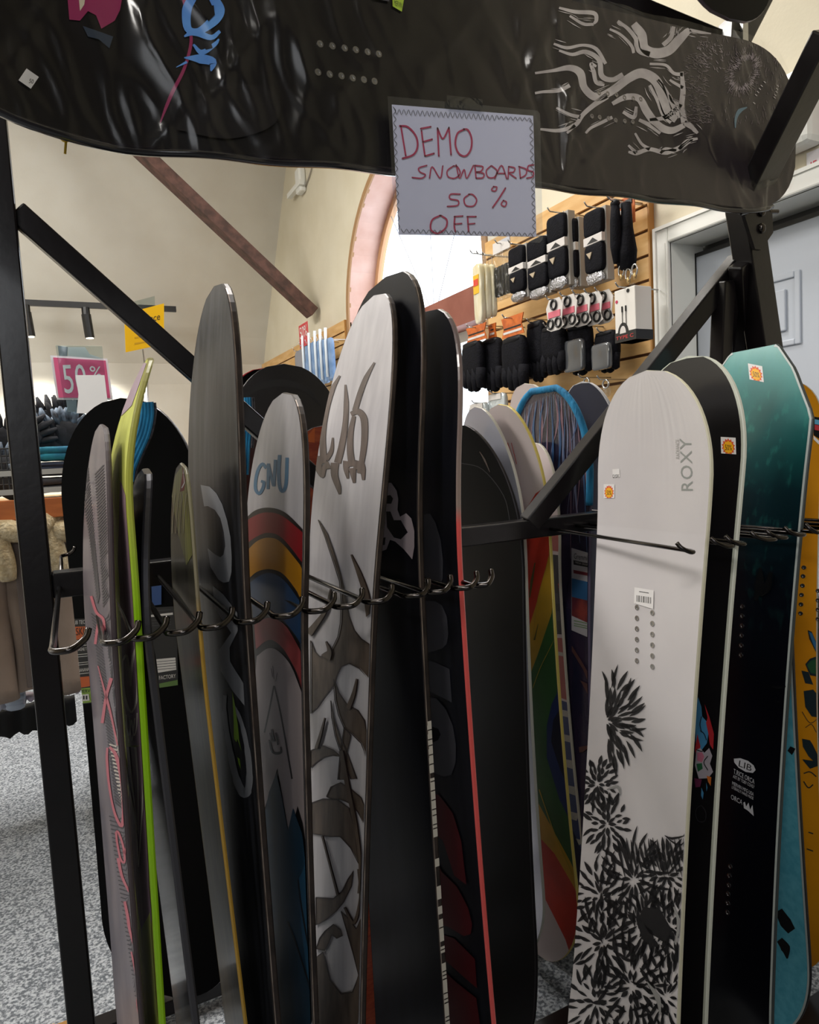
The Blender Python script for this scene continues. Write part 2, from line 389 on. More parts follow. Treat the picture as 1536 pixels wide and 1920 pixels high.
def shrink_film(s, v0, amp, gl=.03):
    """clear film lying over a board's visible face, gathered into fine pleats towards the nose"""
    mb = MB(); nu, nv = 60, 40
    for i in range(nv+1):
        v = v0+(s.L-.004-v0)*i/nv; t = i/nv
        for j in range(nu+1):
            u = -1+2*j/nu; hh = max(.0005, s.h(min(v, s.L-.004))-.001)
            wr = amp*t*abs(math.sin(j*1.35+1.5*math.sin(j*.37)+v*6))*(1-abs(u)**6)
            mb.v.append(s.S(u*hh, v, -s.th/2-.0045-wr))
    for i in range(nv):
        for j in range(nu): mb.f.append([i*(nu+1)+j, i*(nu+1)+j+1, (i+1)*(nu+1)+j+1, (i+1)*(nu+1)+j])
    mb.build('shrink_film', film('shrink_film', 'ffffff', gl, .16, 0), s.root, smooth=True)
def standing(name, label, near1, near2, left, nose, Yn=.83, W=.29, z0=.085, yaw=None, Yn2=None, kick=None, **k):
    """a board on edge to the rack bar, placed from where its near edge, far edge and nose are seen"""
    P1 = at(*near1, Y=Yn); P2 = at(*near2, Y=Yn if Yn2 is None else Yn2); lean = (P1.x-P2.x)/(P1.z-P2.z); ly = (P1.y-P2.y)/(P1.z-P2.z)
    if yaw is None:
        best = (1e9, 0)
        for i in range(-300, 301):
            a = i/1000*1.2; y = Yn+W*math.cos(a); z = at(*left, Y=y).z; x = P1.x+lean*(z-P1.z)+W*math.sin(a); d = abs(proj((x, y, z))[0]-left[0])
            if d < best[0]: best = (d, a)
        yaw = best[1]
    yc = Yn+W/2*math.cos(yaw); N = at(*nose, Y=yc-(.06*W if kick is not None else 0)); th_ = k.get('th', .009); xc = lambda z: P1.x-th_*.45+lean*(z-P1.z)+W/2*math.sin(yaw)
    kick = N.x-xc(N.z) if kick is None else kick; vd = Vector((lean, ly, 1)).normalized(); ud = Vector((-math.sin(yaw), -math.cos(yaw), 0)); ud = (ud-vd*ud.dot(vd)).normalized(); nd = vd.cross(ud).normalized()
    if nd.x < 0: nd = -nd
    L = (N.z-z0)/vd.z; O = Vector((xc(z0), yc-ly*(P1.z-z0), z0)); kick = max(-.09, min(.12, kick))
    print('BOARD', name, label[:30], 'yaw %.1f kick %.3f L %.2f lean %.3f X %.3f' % (math.degrees(yaw), kick, L, lean, xc(1.27)))
    return Board('snowboard', label, O, vd, ud, nd, L, W, kick=kick, kt=.04*(1 if kick > 0 else -1), **k)

# ------------------------------------------------------------------ the room
XW = 2.05
def struct(mb, name, m, parent=None, **k): return tag(mb.build(name, m, parent, **k), kind='structure' if parent is None else None)
carpet = mat('grey_fleck_carpet', 'a9adb2', .95, 0, '555a60', 130, bump=.6, bscale=300, lo=.38, hi=.6, detail=2)
struct(MB().box((-4, -3, -.05), (2.4, 7.8, 0)), 'floor', carpet)
struct(MB().box((-4, -3, 4.6), (2.4, 7.8, 4.7)), 'ceiling', WALL)
struct(MB().box((-4.1, -3, 0), (-4, 7.8, 4.6)), 'wall_left', WALL)
struct(MB().box((-4, -3.1, 0), (2.3, -3, 4.6)), 'wall_front', mat('dark_unseen_wall', '4c4945', .8))  # unseen wall, coloured dark to cut haze in the board reflections
mb = MB()
prof = [(7.42, 0), (7.42, 2.3), (7.38, 2.5), (7.22, 2.75), (6.22, 4.05), (5.82, 4.6)]
for (y0, z0), (y1, z1) in zip(prof, prof[1:]): mb.poly([(-4, y0, z0), (2.3, y0, z0), (2.3, y1, z1), (-4, y1, z1)])
struct(mb, 'wall_back', WALLB, smooth=True)
# right wall with the arched window and the door opening
YC, ZC, RR = 4.0, 2.47, .92
arch = [(YC-RR, .95)]+[(YC-RR*math.cos(math.pi*k/24), ZC+RR*math.sin(math.pi*k/24)) for k in range(25)]+[(YC+RR, .95)]
dy0, dy1, dz = .93, 1.862, 2.166
mb = MB().tess([[(-3, 0), (dy0, 0), (dy0, dz), (dy1, dz), (dy1, 0), (7.8, 0), (7.8, 4.6), (-3, 4.6)], arch], lambda y, z: (XW, y, z))
struct(mb, 'wall_right', WALL)
mb = MB()
for a, b in zip(arch, arch[1:]+arch[:1]): mb.poly([(XW, *a), (XW, *b), (XW+.24, *b), (XW+.24, *a)])
win = tag(mb.build('window_1', mat('pink_reveal_paint', 'c9aaa0', .7, 0, 'b99486', 4), None), kind='structure')
mb = MB(); o = RR+.045; outer = [(YC-o, .95)]+[(YC-o*math.cos(math.pi*k/32), ZC+o*math.sin(math.pi*k/32)) for k in range(33)]+[(YC+o, .95)]
inner = [(YC-RR, .95)]+[(YC-RR*math.cos(math.pi*k/32), ZC+RR*math.sin(math.pi*k/32)) for k in range(33)]+[(YC+RR, .95)]
for i in range(len(outer)-1):
    a, b, c, d = outer[i], outer[i+1], inner[i+1], inner[i]
    mb.poly([(XW-.012, *a), (XW-.012, *b), (XW-.012, *c), (XW-.012, *d)]); mb.poly([(XW-.012, *a), (XW-.012, *b), (XW, *b), (XW, *a)])
    mb.poly([(XW-.012, *d), (XW-.012, *c), (XW+.01, *c), (XW+.01, *d)])
mb.build('arch_trim', mat('tan_arch_trim', '9a7650', .6), win)
mb = MB(); r2 = RR-.05
for k in range(32):
    a, b = math.pi*k/32, math.pi*(k+1)/32
    P = lambda r, t, x: (x, YC-r*math.cos(t), ZC+r*math.sin(t))
    mb.poly([P(RR, a, XW+.2), P(RR, b, XW+.2), P(r2, b, XW+.2), P(r2, a, XW+.2)]); mb.poly([P(r2, a, XW+.2), P(r2, b, XW+.2), P(r2, b, XW+.24), P(r2, a, XW+.24)])
for y in (YC-RR, YC+RR-.05): mb.box((XW+.2, y, .95), (XW+.24, y+.05, ZC))
mb.build('window_frame', mat('tan_window_frame', 'b58a64', .55), win)
MB().box((XW-.004, YC-RR, 2.15), (XW+.235, YC+RR, 2.33)).build('transom_beam', mat('red_brown_transom', '8a5344', .6, 0, '7c4536', 5), win)
MB().box((XW+.12, YC-RR, 2.09), (XW+.2, YC+RR, 2.15)).box((XW+.15, YC-.03, .95), (XW+.19, YC+.03, 2.09)).box((XW+.1, YC-RR, .95), (XW+.24, YC+RR, 1.0)).build('lower_sash', WHITE, win)
MB().box((XW+.215, YC-RR, .95), (XW+.221, YC+RR, ZC)).build('pane', film('window_glass', 'fbfdff', 0, .02, 0), win)
mb = MB().tess([[(YC-.9*math.cos(math.pi*k/24), ZC+.9*math.sin(math.pi*k/24)) for k in range(25)]], lambda y, z: (XW+.22, y, z)); mb.build('pane', film('window_glass'), win)
mb = MB()
for t in (.9, 1.57, 2.24): mb.bar((XW+.21, YC, 2.33), (XW+.21, YC-.9*math.cos(t), 2.47+.88*math.sin(t)), .004)
mb.build('leading', mat('lead_grey', '8e8e90', .6), win)

# door
d = tag(MB().box((XW+.125, dy0, 0), (XW+.165, dy1, dz-.035)).build('door_1', mat('pale_blue_grey_door', 'b4bac4', .45), None), kind='structure')
DM = mat('pale_blue_grey_door', '')
pw, g = .235, .0
for i, (ya, yb) in enumerate(((1.135+.39, 1.135+.63), (1.04+.06, 1.04+.3))):
    pass
for ya, yb in ((1.452, 1.70), (1.105, 1.358)):
    for za, zb in ((1.74, 1.975), (.98, 1.60), (.2, .84)):
        for k, (ins, ht) in enumerate(((0, .008), (.022, .002), (.05, .010))):
            x = XW+.125-ht
            mb = MB().box((x, ya+ins, za+ins), (XW+.126, yb-ins, zb-ins)) if k != 1 else None
            if mb and k == 0:
                mb = MB().box((x, ya, za), (XW+.126, ya+.02, zb)).box((x, yb-.02, za), (XW+.126, yb, zb)).box((x, ya+.02, za), (XW+.126, yb-.02, za+.02)).box((x, ya+.02, zb-.02), (XW+.126, yb-.02, zb))
            if mb: mb.build('panel_moulding' if k == 0 else 'raised_panel', DM, d, bevel=.004)
t = tag(MB().box((XW, dy1-.001, 0), (XW+.165, dy1+.012, dz)).box((XW, dy0-.012, 0), (XW+.165, dy0, dz)).box((XW, dy0, dz-.001), (XW+.165, dy1, dz+.012)).build('trim_1', WHITE, None), kind='structure')
t = tag(MB().box((XW-.018, dy1, 0), (XW, dy1+.062, dz+.062)).box((XW-.018, dy0-.062, 0), (XW, dy0, dz+.062)).box((XW-.018, dy0, dz), (XW, dy1, dz+.062)).build('trim_2', WHITE, None, bevel=.006), kind='structure')
MB().box((XW-.024, dy1+.052, 0), (XW-.017, dy1+.064, dz+.064)).box((XW-.024, dy0, dz+.052), (XW-.017, dy1+.052, dz+.064)).build('trim_bead', WHITE, t)
MB().box((XW-.02, dy1+.01, 0), (XW-.017, dy1+.016, dz)).build('trim_bead', WHITE, t)
MB().box((XW+.120, dy1-.004, 0), (XW+.13, dy1, dz-.03)).box((XW+.12, dy0, dz-.044), (XW+.13, dy1, dz-.03)).build('door_seal', BLACKP, d)
MB().box((XW+.17, dy0-.1, -.05), (XW+.2, dy1+.1, dz+.1)).build('door_leak_block', BLACKP, d)  # unseen sheet added behind the door to stop outside light leaking in

# slatwall: each board is a piece of its own
def slatwall(y0, y1, z0, z1, label):
    r = thing('slatwall_panel', (XW-.02, (y0+y1)/2, z0), label, 'wall panel', None)
    MB().box((XW-.012, y0, z0), (XW-.001, y1, z1)).build('groove_backing', SLATD, r)
    z = z1; first = True
    while z-.09 > z0:
        h = .079
        MB().box((XW-.024, y0, z-h), (XW-.0121, y1, z)).build('slat', SLAT, r); z -= .0905
    MB().box((XW-.026, y0-.008, z0), (XW-.001, y0, z1)).build('edge_strip', mat('maple_edge', 'a8783c', .5), r)
    return r
slatwall(1.945, 3.03, .5, 2.5, 'maple slatwall panel beside the white door, hung with gloves and packs')
slatwall(4.98, 7.38, .5, 2.5, 'far maple slatwall panel left of the arched window')

# emergency light and notices above the door
e = thing('exit_light', at(1440, 230, X=XW-.05), 'white plastic exit light with a red glow above the door', 'exit sign')
p = at(1478, 225, X=XW-.04); mb = MB().box((XW-.085, p.y-.09, p.z-.10), (XW-.002, p.y+.10, p.z+.115)); mb.build('housing', WHITE, e, bevel=.02)
mb = MB()
q = at(1405, 278, X=XW-.05); mb.blob((XW-.045, q.y+.03, q.z-.02), Vector((.03, 0, 0)), Vector((0, .012, 0)), Vector((0, 0, .014)), 1, 10, 6)
mb.build('indicator_lamp', mat('red_lamp', 'ff2030', .3, emit=14), e)
s = at(1526, 222, X=XW-.012)
e = thing('exit_sign', (XW-.01, s.y-.06, s.z-.1), 'white sign with red block lettering at the right edge, above the door', 'sign')
MB().box((XW-.006, s.y-.22, s.z-.062), (XW-.001, s.y+.012, s.z+.055)).build('sign_panel', WHITE, e)
text_on('EXIT', (XW-.0075, s.y+.002, s.z-.05), (XW-.0075, s.y-.2, s.z-.05), (XW-.0075, s.y+.002, s.z+.04), mat('red_print', 'c01838', .5), e)
s = at(1514, 312, X=XW-.012)
e = thing('notice', (XW-.01, s.y-.06, s.z-.1), 'white notice with red lettering IF just above the door frame', 'sign')
MB().box((XW-.006, s.y-.3, s.z-.035), (XW-.001, s.y+.006, s.z+.04)).build('sign_panel', mat('notice_white', 'd8d4d8', .5), e)
text_on('IF', (XW-.0075, s.y-.007, s.z-.015), (XW-.0075, s.y-.025, s.z-.015), (XW-.0075, s.y-.007, s.z+.01), MATS['red_print'], e)

# timber brace across the room
wood = mat('dark_weathered_timber', '5e4037', .75, 0, '3e2a22', 14, (1, 1, 1), bump=.4, bscale=40)
a = at(265, 285, Y=5.6); b = at(576, 578, Y=5.6); dd = (b-a).normalized(); a2 = a-dd*1.2
b = b+dd*.06
tag(MB().bar(a2, b, .14, .09, side=(0, 1, 0)).build('timber_brace', wood, None, bevel=.008), 'dark brown timber brace running diagonally across the cream wall', 'beam')
# room sensor and cable high on the right wall
e = thing('motion_sensor', at(563, 345, X=XW-.04), 'small white motion sensor with a thin cable high on the cream wall', 'sensor')
p = at(563, 345, X=XW-.03)
MB().box((XW-.06, p.y-.07, p.z-.08), (XW-.001, p.y+.05, p.z+.12)).build('housing', WHITE, e, bevel=.015)
MB().box((XW-.07, p.y-.1, p.z-.04), (XW-.03, p.y+.25, p.z)).build('bracket', WHITE, e)
MB().tube(smooth([(XW-.01, p.y-.05, p.z-.05), (XW-.01, p.y-.25, p.z+.05), (XW-.01, p.y-.4, p.z+.3), (XW-.01, p.y-.45, p.z+.6)]), .006, 6).build('cable', mat('grey_cable', '9b9488', .6), e)
# track lights on the back wall
tr = thing('track_light', (0, 7, 2.9), 'black ceiling track with two cylinder spotlights on the back wall', 'light')
a = at(38, 567, Y=6.85); b = at(330, 580, Y=6.85)
MB().bar(a, b, .03, .05, side=(0, 1, 0)).build('track', BLACKP, tr)
for i, px in enumerate((48, 160)):
    c = at(px, 575, Y=6.85); c.z = a.z-.02
    MB().tube([c, c+Vector((0, 0, -.07))], .035, 10).build('mount', BLACKP, tr)
    c2 = c+Vector((0.0, 0, -.06)); tp = c2+Vector((.015, .02, -.2))
    MB().tube([c2, tp], .04, 14).build('lamp_can', BLACKP, tr, smooth=False)
    MB().tube([tp+Vector((0, 0, -.002)), tp+Vector((0, 0, -.006))], .03, 12).build('lamp_lens', mat('lamp_glow', 'fff6e0', .3, emit=8), tr)
    l = bpy.data.lights.new('spot', 'SPOT'); l.energy = 130; l.spot_size = 1.4; l.spot_blend = .8; l.shadow_soft_size = .04; l.color = (1, .96, .86)
    o = bpy.data.objects.new('spotlight_beam', l); o.location = tp+Vector((0, 0, -.03)); COL.objects.link(o)
    o.rotation_euler = (Vector((.05, .5, -1)).to_track_quat('-Z', 'Y')).to_euler()

# ------------------------------------------------------------------ the snowboard rack
BY, BZ, HY = 1.28, 1.27, .805
rack = thing('snowboard_rack', (.8, BY, 0), 'black square-tube steel rack with chrome hooks holding the row of snowboards', 'rack')
TB = .038
def beam(a, b, w=TB, h=None, name='brace', side=(0, 1, 0)): return MB().bar(a, b, w, h, side=side).build(name, STEEL, rack, bevel=.003)
PX = -.046; RX = 1.70
beam((PX, BY, .04), (PX, BY, 2.9), .05, .042, 'post')
beam((PX+.021, BY, BZ), (RX, BY, BZ), .042, .042, 'crossbar')
beam((PX, BY, 2.09), (1.36, BY, 2.09), .04, .04, 'top_bar')
beam((PX+.02, BY-.004, 1.866), (.58, BY-.004, BZ+.01), .022, .036)
J = at(1392, 388, D=1.52)
beam((.94, BY-.004, BZ+.012), at(1386, 490, D=1.58), .036, .044)
# legs at the right-hand joint
beam(J+Vector((0, 0, .02)), at(1593, 1703, D=2.1), .05, .062, 'leg')
beam(J+Vector((-.012, .04, -.15)), (1.56, BY+.10, .04), .036, .036, 'leg')
beam(J+Vector((.005, .04, -.15)), (1.70, BY+.30, .04), .036, .036, 'leg')
beam(J+Vector((0, .01, -.12)), (RX, BY, BZ), .034, .034)
SB = at(1396, 392, D=1.35)
beam(SB, at(1562, 60, D=1.12), .035, .065)
MB().tube([SB+(J-SB)*1.05, SB], .012, 10).build('bolt', CHROME, rack, smooth=True)
beam(J+Vector((-.01, .02, .02)), (1.36, BY, 2.09), .036, .036)
J2 = at(1384, 78, Y=1.26)
beam(J2, at(1455, -60, Y=1.26), .05, .045); beam(J2+Vector((-.02, .03, 0)), at(1070, -30, Y=1.42), .042, .05); beam(J2+Vector((0, .02, .05)), J+Vector((-.02, .04, .03)), .045, .045, 'post')
MB().prism([(-.05, -.005), (.05, .03), (.055, -.06), (.015, -.10), (-.005, -.10)], lambda x, y: J+Vector((x, -.026, y)), lambda x, y: J+Vector((x, -.034, y))).build('gusset', STEEL, rack)
for dz in (-.02, -.055): MB().blob(J+Vector((.015, -.036, dz)), Vector((.011, 0, 0)), Vector((0, .007, 0)), Vector((0, 0, .011)), 1, 12, 6).build('bolt', CHROME, rack, smooth=True)
MB().tube([J+Vector((.045, -.03, -.015)), J+Vector((.075, -.03, -.012))], .005, 8).build('bolt', CHROME, rack)
MB().box((J2.x-.02, J2.y-.03, J2.z-.02), (J2.x+.0, J2.y-.022, J2.z+.06)).build('gusset', SILVER, rack)
# base rails
for y in (.72, 1.28, 1.86): beam((PX, y, .045), (RX+.1, y, .045), .05, .04, 'base_rail')
for x in (PX, .55, 1.15): beam((x, .745, .045), (x, 1.835, .045), .04, .04, 'base_rail')
for y in (.98, 1.58): MB().bar((PX, y, .055), (RX, y, .055), .08, .03, side=(0, 1, 0)).build('support_rail', STEEL, rack)
for sx in (PX, RX):
    for y in (.76, 1.82): MB().tube([(sx, y, 0), (sx, y, .026)], .022, 12).build('foot', BLACKP, rack)
# front hooks
def hook(xb, xh, tipdx, dz=0, back=False):
    yh = HY if not back else 2*BY-HY; sg = -1 if not back else 1
    z = BZ-.004+dz; s_ = 1 if tipdx > 0 else -1
    P = [(xb, BY+sg*.015, z), (xb+(xh-xb)*.94, yh-sg*.03, z), (xh, yh-sg*.006, z), (xh+s_*.012, yh+sg*.006, z+.001), (xh+tipdx*.6, yh+sg*.006, z+.003), (xh+tipdx*.9, yh+sg*.0, z+.010), (xh+tipdx, yh-sg*.006, z+.018)]
    MB().tube([P[0]]+smooth(P[1:], 4), .0038, 8).build('hook_rod', CHROME, rack, smooth=True)
LX = [-.022, .028, .058, .094, .1315, .173, .217, .258, .296, .338, .392, .426, .468, .498]
for x in LX: hook(x+.006, x, .036 if x < .49 else .03)
for xb, xh, t in ((.985, .925, -.035), (1.06, 1.02, -.05), (1.10, 1.05, -.045), (1.15, 1.13, -.06), (1.17, 1.16, -.05), (1.215, 1.21, -.05), (1.245, 1.25, -.03), (1.3, 1.305, -.04), (1.36, 1.36, -.04), (1.42, 1.42, -.04)): hook(xb, xh, t)
for x, t in ((-.012, .03), (.05, .03), (1.16, -.035), (1.215, -.035), (1.27, -.035), (1.33, -.035)): hook(x, x, t, back=True)

# ------------------------------------------------------------------ boards in the front row (left to right)
WAXB = mat('scuffed_black_base', '161618', .42, 0, '424348', 5, (9, 9, .9), bump=.04, bscale=30, coat=.0, lo=.42, hi=.75)
INKB = mat('blue_black_base', '08080c', .35, 0, '101016', 6, (6, 6, 1), coat=0, spec=.08)
GLB = mat('gloss_black_top', '050506', .3, coat=0, spec=.08)
WHB = mat('white_base', 'c9c5c8', .35, 0, 'bab6ba', 6, (8, 8, .8), coat=.15)
WHT = mat('white_topsheet', 'cfcaca', .28, 0, 'c4bfc0', 3, coat=.3)
EDG = mat('steel_edge_brown', '3a302c', .4, .4, '221c1a', 30, (1, 1, 1))
EDGL = mat('worn_steel_edge', 'a89a90', .35, .7, '6a5c54', 25)
EDK = mat('dark_edge', '242022', .35, .5)
GREYL = mat('grey_letter_print', '95969a', .45)
S = standing
z0a = lambda pts: zc(0, 900, 3.072, pts)
z1a = lambda pts: zc(0, 1400, 3.072, pts)
z2a = lambda pts: zc(400, 960, 3.072, pts)
z3a = lambda pts: zc(400, 1420, 3.072, pts)
z4a = lambda pts: zc(440, 500, 3.072, pts)
z5a = lambda pts: zc(780, 960, 3.84, pts)
z6a = lambda pts: zc(780, 1420, 3.84, pts)
z7a = lambda pts: zc(1080, 960, 3.368, pts)
z8a = lambda pts: zc(1080, 1420, 3.368, pts)

# 1 grey feather board with pink letters
b = S('b', 'slim grey feather-patterned board with pink letters, first beside the left post', (212, 1100), (272, 1900), (150, 950), (190, 793), face=mat('grey_feather_base', '85797f', .35, 0, '5d5560', 5, (2, 2, 1), coat=.2), back=INKB, th=.006, edge=mat('mauve_edge', '453a3e', .5), kick=.022, a=.30, side=.02)
fl = []
for k in range(46):
    y = 870+k*5.5; fl.append([(148+k*.9-.2*abs(k-20), y+14), (165+k*.5, y-4)]); fl.append([(178+k*.35, y+20), (195+k*.3, y+2)])
for k in range(60):
    y = 1150+k*6; fl.append([(172+k*.75, y), (186+k*.75, y+12)]); fl.append([(196+k*.7, y+12), (212+k*.62, y)])
for k in range(46):
    y = 1530+k*8; fl.append([(205+k*1.15, y), (235+k*.9, y+9)])
b.decal([q for s_ in fl for q in quads_of(s_, 2.0)], mat('dark_feather_line', '2c262e', .5), 'feather_pattern')
b.decal([q for k in range(22) for q in quads_of([(206+k*1.3, 1395+k*7), (218+k*1.1, 1399+k*7), (240+k*.2, 1396+k*7)], 3)], mat('cream_stripe', 'b9afa6', .5), 'stripe_pattern')
ro = [(z0a([(528, 668), (558, 760), (598, 800), (606, 870)]), 5), (z0a([(575, 800), (562, 870), (552, 945)]), 5),
      (z0a([(568, 1070), (605, 1210), (640, 1340), (682, 1530)]), [2, 5, 3]), (z0a([(645, 1140), (615, 1250), (592, 1400)]), [7, 5, 6]),
      (z1a([(635, 0), (672, 50), (702, 180), (714, 330), (712, 440), (692, 445), (658, 360), (632, 220), (620, 80), (622, 5)]), [5, 7, 5, 7, 5, 4, 5, 4]),
      (z1a([(672, 485), (690, 500), (715, 580), (722, 660), (700, 650), (680, 560), (672, 490)]), 4), (z1a([(684, 640), (705, 740), (740, 820), (780, 890)]), [6, 3]), (z1a([(715, 610), (745, 595), (747, 670)]), 7),
      (z1a([(722, 890), (740, 980), (752, 1060), (790, 1200)]), [5, 6, 2]), (z1a([(760, 1180), (785, 1300), (800, 1400), (830, 1480), (815, 1500), (800, 1460), (808, 1540), (832, 1590)]), [3, 5, 8, 6])]
b.strokes(ro, mat('pink_print', 'b55765', .45), 'lettering', 'pink lettering')

# 2 yellow green board
b = S('b', 'yellow and purple board with a bright lime green sidewall and sharply curled nose', (261, 1100), (311, 1900), (211, 950), (277, 665), face=mat('yellow_base', 'd0d468', .6, 0, 'c0c45c', 8, (5, 5, 1), spec=.2), back=INKB, edge=ramp_mat('lime_sidewall', [(0, '8fc400'), (.80, '8fc400'), (.88, 'a3a83a'), (1, '9a9458')], 0, 1.5, noise=.0), kick=.05, kl=.2, a=.30, side=.02, e=1.9, th=.0075)
PU = mat('purple_brown_print', '8c707a', .6, 0, 'a48894', 8, (6, 6, 1), spec=.2)
b.decal([z0a([(695, 0), (730, 90), (760, 250), (785, 420), (800, 560), (810, 900), (700, 900), (690, 600), (680, 450), (690, 200)])], PU)
b.decal([z4 for z4 in [[(275, 680), (262, 720), (248, 760), (228, 780), (237, 735), (255, 695)]]], mat('mauve_fade', 'a990a0', .45))
b.decal([z0a([(700, 900), (812, 900), (822, 1100), (840, 1530), (755, 1530), (720, 1300)])], PU)
b.decal([z1a([(735, 0), (838, 0), (850, 400), (862, 800), (880, 1000), (850, 1130), (830, 1140), (800, 950), (770, 700), (745, 300)])], PU)
b.decal([z1a([(820, 1050), (870, 950), (912, 1560), (885, 1530), (850, 1400)])], mat('olive_print', 'c4c864', .6))
CRM = mat('cream_print', 'e4d8c8', .6)
b.strokes([(z0a([(712, 1040), (735, 1010), (750, 1100), (758, 1190), (762, 1100), (775, 1010), (790, 960)]), [3, 5, 5, 2, 5, 5, 3]), (z0a([(712, 1040), (718, 1200), (740, 1300), (760, 1340)]), [3, 5, 4]), (z0a([(795, 1000), (800, 1180), (790, 1290), (765, 1340)]), [3, 4, 3]),
           (z0a([(735, 1350), (738, 1420), (752, 1470), (765, 1380), (778, 1470), (795, 1420), (798, 1340)]), 2.6), (z0a([(755, 1370), (760, 1450), (768, 1500), (776, 1450), (785, 1370)]), 2.2),
           (z1a([(712, 0), (745, 200), (790, 450), (806, 680)]), [4, 2.4, 1]), (z1a([(830, 0), (834, 250), (820, 500), (808, 690)]), [4, 3, 1]), (z1a([(745, 0), (770, 200), (800, 480)]), [5, 2, 1]), (z1a([(790, 0), (805, 200), (808, 500)]), [5, 2.5, 1])], CRM)
# 3 small dark board
b = S('b', 'short charcoal board with a grey edge, just right of the lime edged board', (273, 1100), (374, 1900), (256, 950), (276, 880), face=mat('charcoal_top', '3c3d42', .25, 0, '2a2023', 5, coat=.5), back=INKB, edge=mat('grey_edge', '4c4b50', .3, .6), a=.26, W=.26, yaw=-.02, kick=.036, kl=.22, side=.02)
# 4 wrapped yellow board
b = S('b', 'short board with muddy yellow print and ochre edge, left of the big grey-lettered board', (366, 1100), (427, 1600), (306, 950), (346, 868), face=mat('muddy_print', '55523f', .3, 0, '26221f', 7, (6, 6, 1.5), coat=.4), back=INKB, edge=ramp_mat('ochre_edge', [(0, 'b08a20'), (.86, 'a8832a'), (.9, '77705c'), (1, '8a8468')], 0, 1.35, noise=.0), th=.0045, a=.24, W=.27, kick=.02, side=.02)
b.decal([[(322, 930), (330, 890), (345, 868), (362, 866), (362, 1040), (350, 1060), (335, 1000)]], mat('lime_print', '9a9c4e', .4, 0, '5e5b3a', 12, (8, 8, 1)))
b.decal([[(343, 890), (351, 874), (354, 880), (346, 920), (338, 922)]], mat('red_label', '7e2c2a', .5), 'label', 'small red label'); b.decal([quad for quad in quads_of([(345, 888), (349, 880), (347, 905), (342, 915)], 2)], PAPER)
b.decal([quad for x in (330, 337, 344, 351) for quad in quads_of(smooth([(x, 925), (x-4, 965), (x-6, 1000)], 4), 1.2)], mat('cream_crease_glint', 'b7b293', .4), 'painted_crease_glint')  # cream lines paint highlights along creases of the plastic wrap
# 5 black GNU
b = S('b', 'large black board with huge grey letters and a green spike, tallest on the left', (470, 1100), (532, 1900), (352, 850), (453, 532), face=WAXB, back=WAXB, edge=EDG, W=.30, a=.33, e=2.4, side=.03, kl=.45, kick=.032)
b.decal([z0a([(1158, 28), (1210, 38), (1248, 75), (1282, 140), (1310, 230), (1330, 330), (1337, 440), (1336, 530), (1322, 585), (1290, 592), (1262, 575), (1215, 500), (1198, 392), (1240, 428), (1272, 445), (1290, 430), (1300, 380), (1292, 300), (1272, 220), (1240, 172), (1200, 150), (1178, 152)])], GREYL, 'lettering', 'grey letter U')
b.decal([z0a([(1228, 608), (1290, 660), (1370, 765), (1373, 868), (1325, 965), (1328, 1045), (1405, 1170), (1412, 1300), (1340, 1210), (1275, 1100), (1264, 980), (1335, 880), (1240, 740)])], GREYL, 'lettering', 'grey letter N')
g = smooth(z0a([(1300, 1240), (1296, 1320), (1308, 1440), (1325, 1536)])+z1a([(1350, 130), (1380, 225), (1412, 268), (1436, 230), (1440, 130), (1425, 0)])+z0a([(1400, 1420), (1372, 1340), (1350, 1300)]), 5)
b.decal(quads_of(g, [7, 9, 10, 12, 15, 17, 13, 11, 9, 7, 5]), GREYL, 'lettering', 'grey letter G')
b.decal([[(z0a([(x, y)])[0]) for x, y in ((1342, 1215), (1358, 1300), (1375, 1420), (1382, 1500), (1395, 1560), (1372, 1490), (1366, 1510), (1352, 1490), (1350, 1400))]+[]], mat('acid_green', '9bc53a', .4), 'graphic', 'acid green spike')
b.decal([z1a([(1372, 60), (1385, 70), (1392, 130), (1380, 100)])], MATS['acid_green'])
# 6 white GNU rainbow board
b = S('b', 'white board with blobby blue GNU letters above red, ochre and blue rainbow arches', (577, 1100), (605, 1900), (462, 950), (560, 732), face=WHB, back=INKB, edge=EDG, W=.28, a=.24, e=2.3, kl=.35, kick=.03)
BLU = mat('blob_blue', '44789c', .4)
b.strokes([([(500, 878), (493, 870), (485, 880), (480, 900), (480, 918), (487, 925), (494, 914), (496, 903)], 6), ([(497, 904), (490, 902)], 5), ([(503, 917), (504, 869)], 5.5), ([(504, 871), (513, 910)], 5), ([(514, 912), (517, 862)], 5.5),
           ([(525, 853), (523, 885), (525, 912), (531, 921), (537, 906), (539, 858)], 6.5)], BLU, 'lettering', 'blobby blue lettering')
INK = mat('black_outline', '120f10', .4)
low = [(640, 1920), (440, 1920)]
def band(top, bot, m, lab=None): b.decal([smooth(top, 6)+smooth(bot, 6)[::-1]], m, 'graphic', lab)
c1 = z2a([(175, 50), (245, -10), (330, -25), (420, 5), (520, 100)]); end = [(620, 1560), (620, 1940), (400, 1940), (455, 1300)]
b.decal([smooth(c1, 6)+end], INK)
band(z2a([(180, 60), (240, 22), (310, 2), (400, 22), (520, 118)]), z2a([(185, 190), (250, 143), (320, 120), (400, 150), (520, 292)]), mat('deep_red', '86101c', .4), 'red arch')
band(z2a([(195, 225), (260, 165), (330, 148), (400, 180), (525, 330)]), z2a([(205, 385), (260, 342), (340, 330), (420, 370), (530, 520)]), mat('ochre', 'a8720e', .4), 'ochre arch')
band(z2a([(215, 405), (280, 362), (340, 352), (420, 400), (535, 560)]), z2a([(235, 625), (270, 602), (330, 590), (400, 620), (470, 700), (540, 815)]), mat('petrol_blue', '173450', .4, 0, '1f3f66', 6), 'petrol blue arch')
